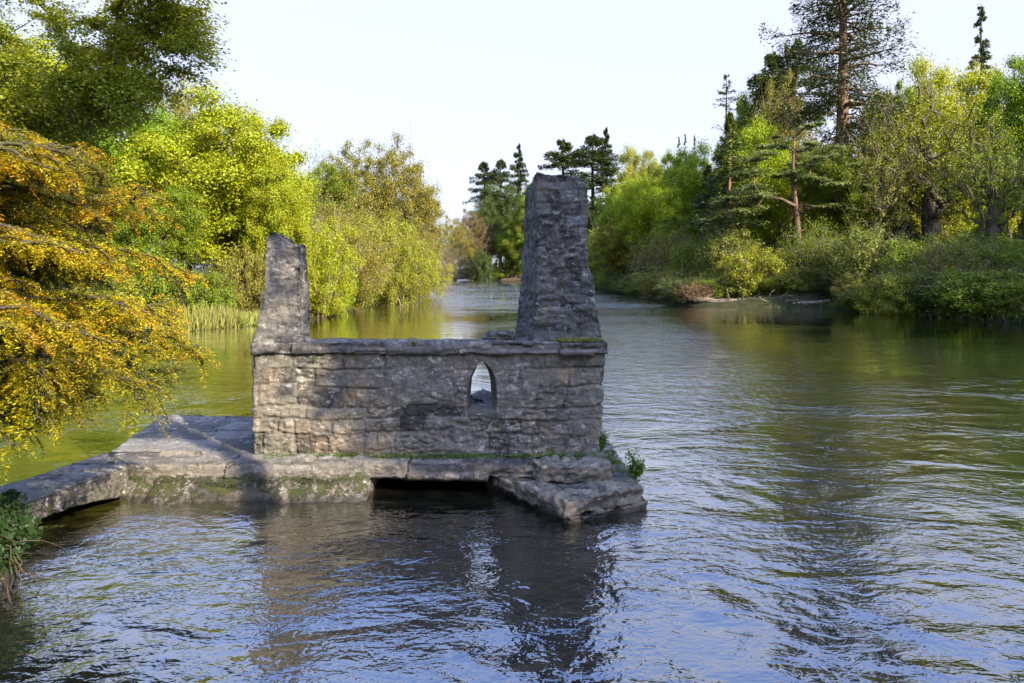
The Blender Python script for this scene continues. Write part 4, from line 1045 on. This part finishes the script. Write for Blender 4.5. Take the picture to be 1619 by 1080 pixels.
def clumps(line, nC, nper, h, color, label, seed, r=.05, L=.02):
    rng = np.random.default_rng(seed); line = np.asarray(line, float); P = []
    for k in range(nC):
        i = rng.integers(0, len(line) - 1); t = rng.random(); c = line[i] * (1 - t) + line[i + 1] * t; rr_ = r * rng.uniform(.4, 1.6); m = int(nper * rng.uniform(.3, 1.4))
        d = rng.normal(size=(m, 3)) * np.array([rr_ * 1.5, rr_ * .5, h * .45]); d[:, 2] = np.abs(d[:, 2]); P.append(c + d)
    P = np.concatenate(P); V, F = leaf_quads(P, rng.normal(size=P.shape) * .5 + [0, -.4, .8], L * (.6 + .8 * rng.random(len(P))), L * .6, rng)
    o = obj("weeds", new_mesh("weeds", V, F, False), M['grass']); o.color = (*color, 1); tag(o, label, "weeds", kind='stuff')
clumps([(-3.2, 8.80, Z0), (.9, 8.80, Z0)], 60, 70, .05, (.08, .15, .02), "small green weeds along the foot of the front wall", 12)
clumps([(-4.7, 8.36, .25), (-3.6, 8.30, .20), (-2.6, 8.30, .22), (-1.9, 8.32, .25)], 60, 70, .08, (.045, .055, .012), "dark moss cushions on the front face of the platform base", 17, r=.07, L=.012)
clumps([(-4.6, 8.50, Z0 + .01), (-1.0, 8.50, Z0 + .01)], 30, 40, .025, (.09, .09, .03), "dry moss and crumbs along the ledge edge", 18, r=.06, L=.012)
clumps([(.3, 8.78, Z0 + .01), (1.1, 8.72, Z0 + .01)], 14, 80, .07, (.08, .14, .02), "green weeds in front of the right end of the front wall", 13)
clumps([(.62, 8.98, 1.86), (1.12, 8.98, 1.86)], 18, 60, .05, (.24, .24, .05), "dry yellowish grass tuft on the coping at the foot of the tall gable", 14, L=.022)
clumps([(1.2, 9.3, .40), (1.45, 8.2, .22)], 16, 50, .04, (.09, .15, .02), "green weeds between the steps", 15)
clumps([(-5.9, 11.35, .38), (-4.2, 11.38, .38), (-3.4, 9.1, .38)], 12, 50, .04, (.08, .12, .02), "small weeds at the edge of the paved deck", 16)

def reeds(x0, x1, n, h, color, label, seed, side='L', inset=(0, 1.5), y0=None, y1=None):
    rng = np.random.default_rng(seed); y = rng.uniform(y0, y1, n); e = np.interp(y, YS, XL) if side == 'L' else np.interp(y, YR, XR)
    x = e + (-1 if side == 'L' else 1) * rng.uniform(*inset, n); z = np.maximum(ground_z(x, y), -.05)
    C = np.stack([x, y, z], -1); hh = h * (.4 + .9 * rng.random(n)) * (.6 + .6 * sstep(vn(C, .8, seed), -.3, .4)); ln = rng.normal(size=(n, 3)) * .25; ln[:, 2] = 1
    ln /= np.linalg.norm(ln, axis=1, keepdims=True); Nn = rng.normal(size=(n, 3)); V, F = leaf_quads(C + ln * hh[:, None] * .5, Nn - (Nn * ln).sum(1, keepdims=True) * ln, hh, .05, rng, ln)
    o = obj("reeds", new_mesh("reeds", V, F, False), M['grass']); o.color = (*color, 1); tag(o, label, "reeds", kind='stuff')
reeds(0, 0, 5000, .75, (.20, .20, .055), "pale green reeds along the left bank below the sunlit tree", 21, 'L', (-.9, 1.2), 26, 38)
reeds(0, 0, 3500, .5, (.09, .12, .03), "green grass fringe at the foot of the right bank", 22, 'R', (-.3, 1.2), 34, 52)
reeds(0, 0, 1500, .8, (.24, .17, .08), "dry brown reeds on the right bank", 23, 'R', (.3, 1.6), 36, 50)

# ------------------------------------------------------------------ root mass, fallen log, mud bank
PR['root'] = bare_tree("root_mass", 31, 3.2, 2.6, 650, 'red', 1500, .14, 8)
place('root', 1098, 56.5, 446, 66, (.12, .065, .032), "root_plate", "reddish brown upturned root mass at the water's edge on the right bank", "roots")
PR['root2'] = PR['root']
def log():
    rng = np.random.default_rng(33); tb = Tubes()
    p = np.array([(15.0, 56.2, .45), (16.5, 55.4, .35), (18.2, 54.6, .42), (20.0, 54.0, .30), (22.0, 53.0, .28), (24.2, 52.0, .5)]); q = []
    for a, b_ in zip(p[:-1], p[1:]): q += [a + (b_ - a) * t for t in (0, .33, .66)]
    q.append(p[-1]); q = np.array(q) + rng.normal(size=(len(q), 3)) * .05; tb.add(q, np.linspace(.26, .14, len(q)), 9)
    br = Tubes()
    for i in range(22):
        k = rng.integers(1, len(q) - 1); e = q[k] + np.array([rng.uniform(-1.4, 1.6), rng.uniform(-1.2, .4), rng.uniform(-.4, 1.3)]); br.add(bez(q[k], e, .1, .08, rng, 6), np.linspace(.06, .015, 6), 4)
    e = empty("fallen_log", (19, 54.3, .2)); tag(e, "long grey fallen tree trunk lying in the water along the right bank", "log")
    for n_, t in (("trunk", tb), ("branches", br)):
        o = obj(n_, t.mesh("log_" + n_), M['pale'], e); o.location = (-19, -54.3, -.2)
log()
def mud():
    P, F, A = hexa([(-4, 222, -.8), (5.0, 218, -.8), (9, 240, -.8), (-4, 246, -.8), (-3.5, 224, .2), (3.6, 219, .7), (8, 238, 1.3), (-3, 244, .8)], .6, None, lambda P, N: (.7 * fbm(P, .25, 4, 5), np.full((len(P), 3), .5)))
    o = obj("mud_bank", new_mesh("mud_bank", P, F, True, {"stn": A}), M['mud']); tag(o, kind='structure')
mud()
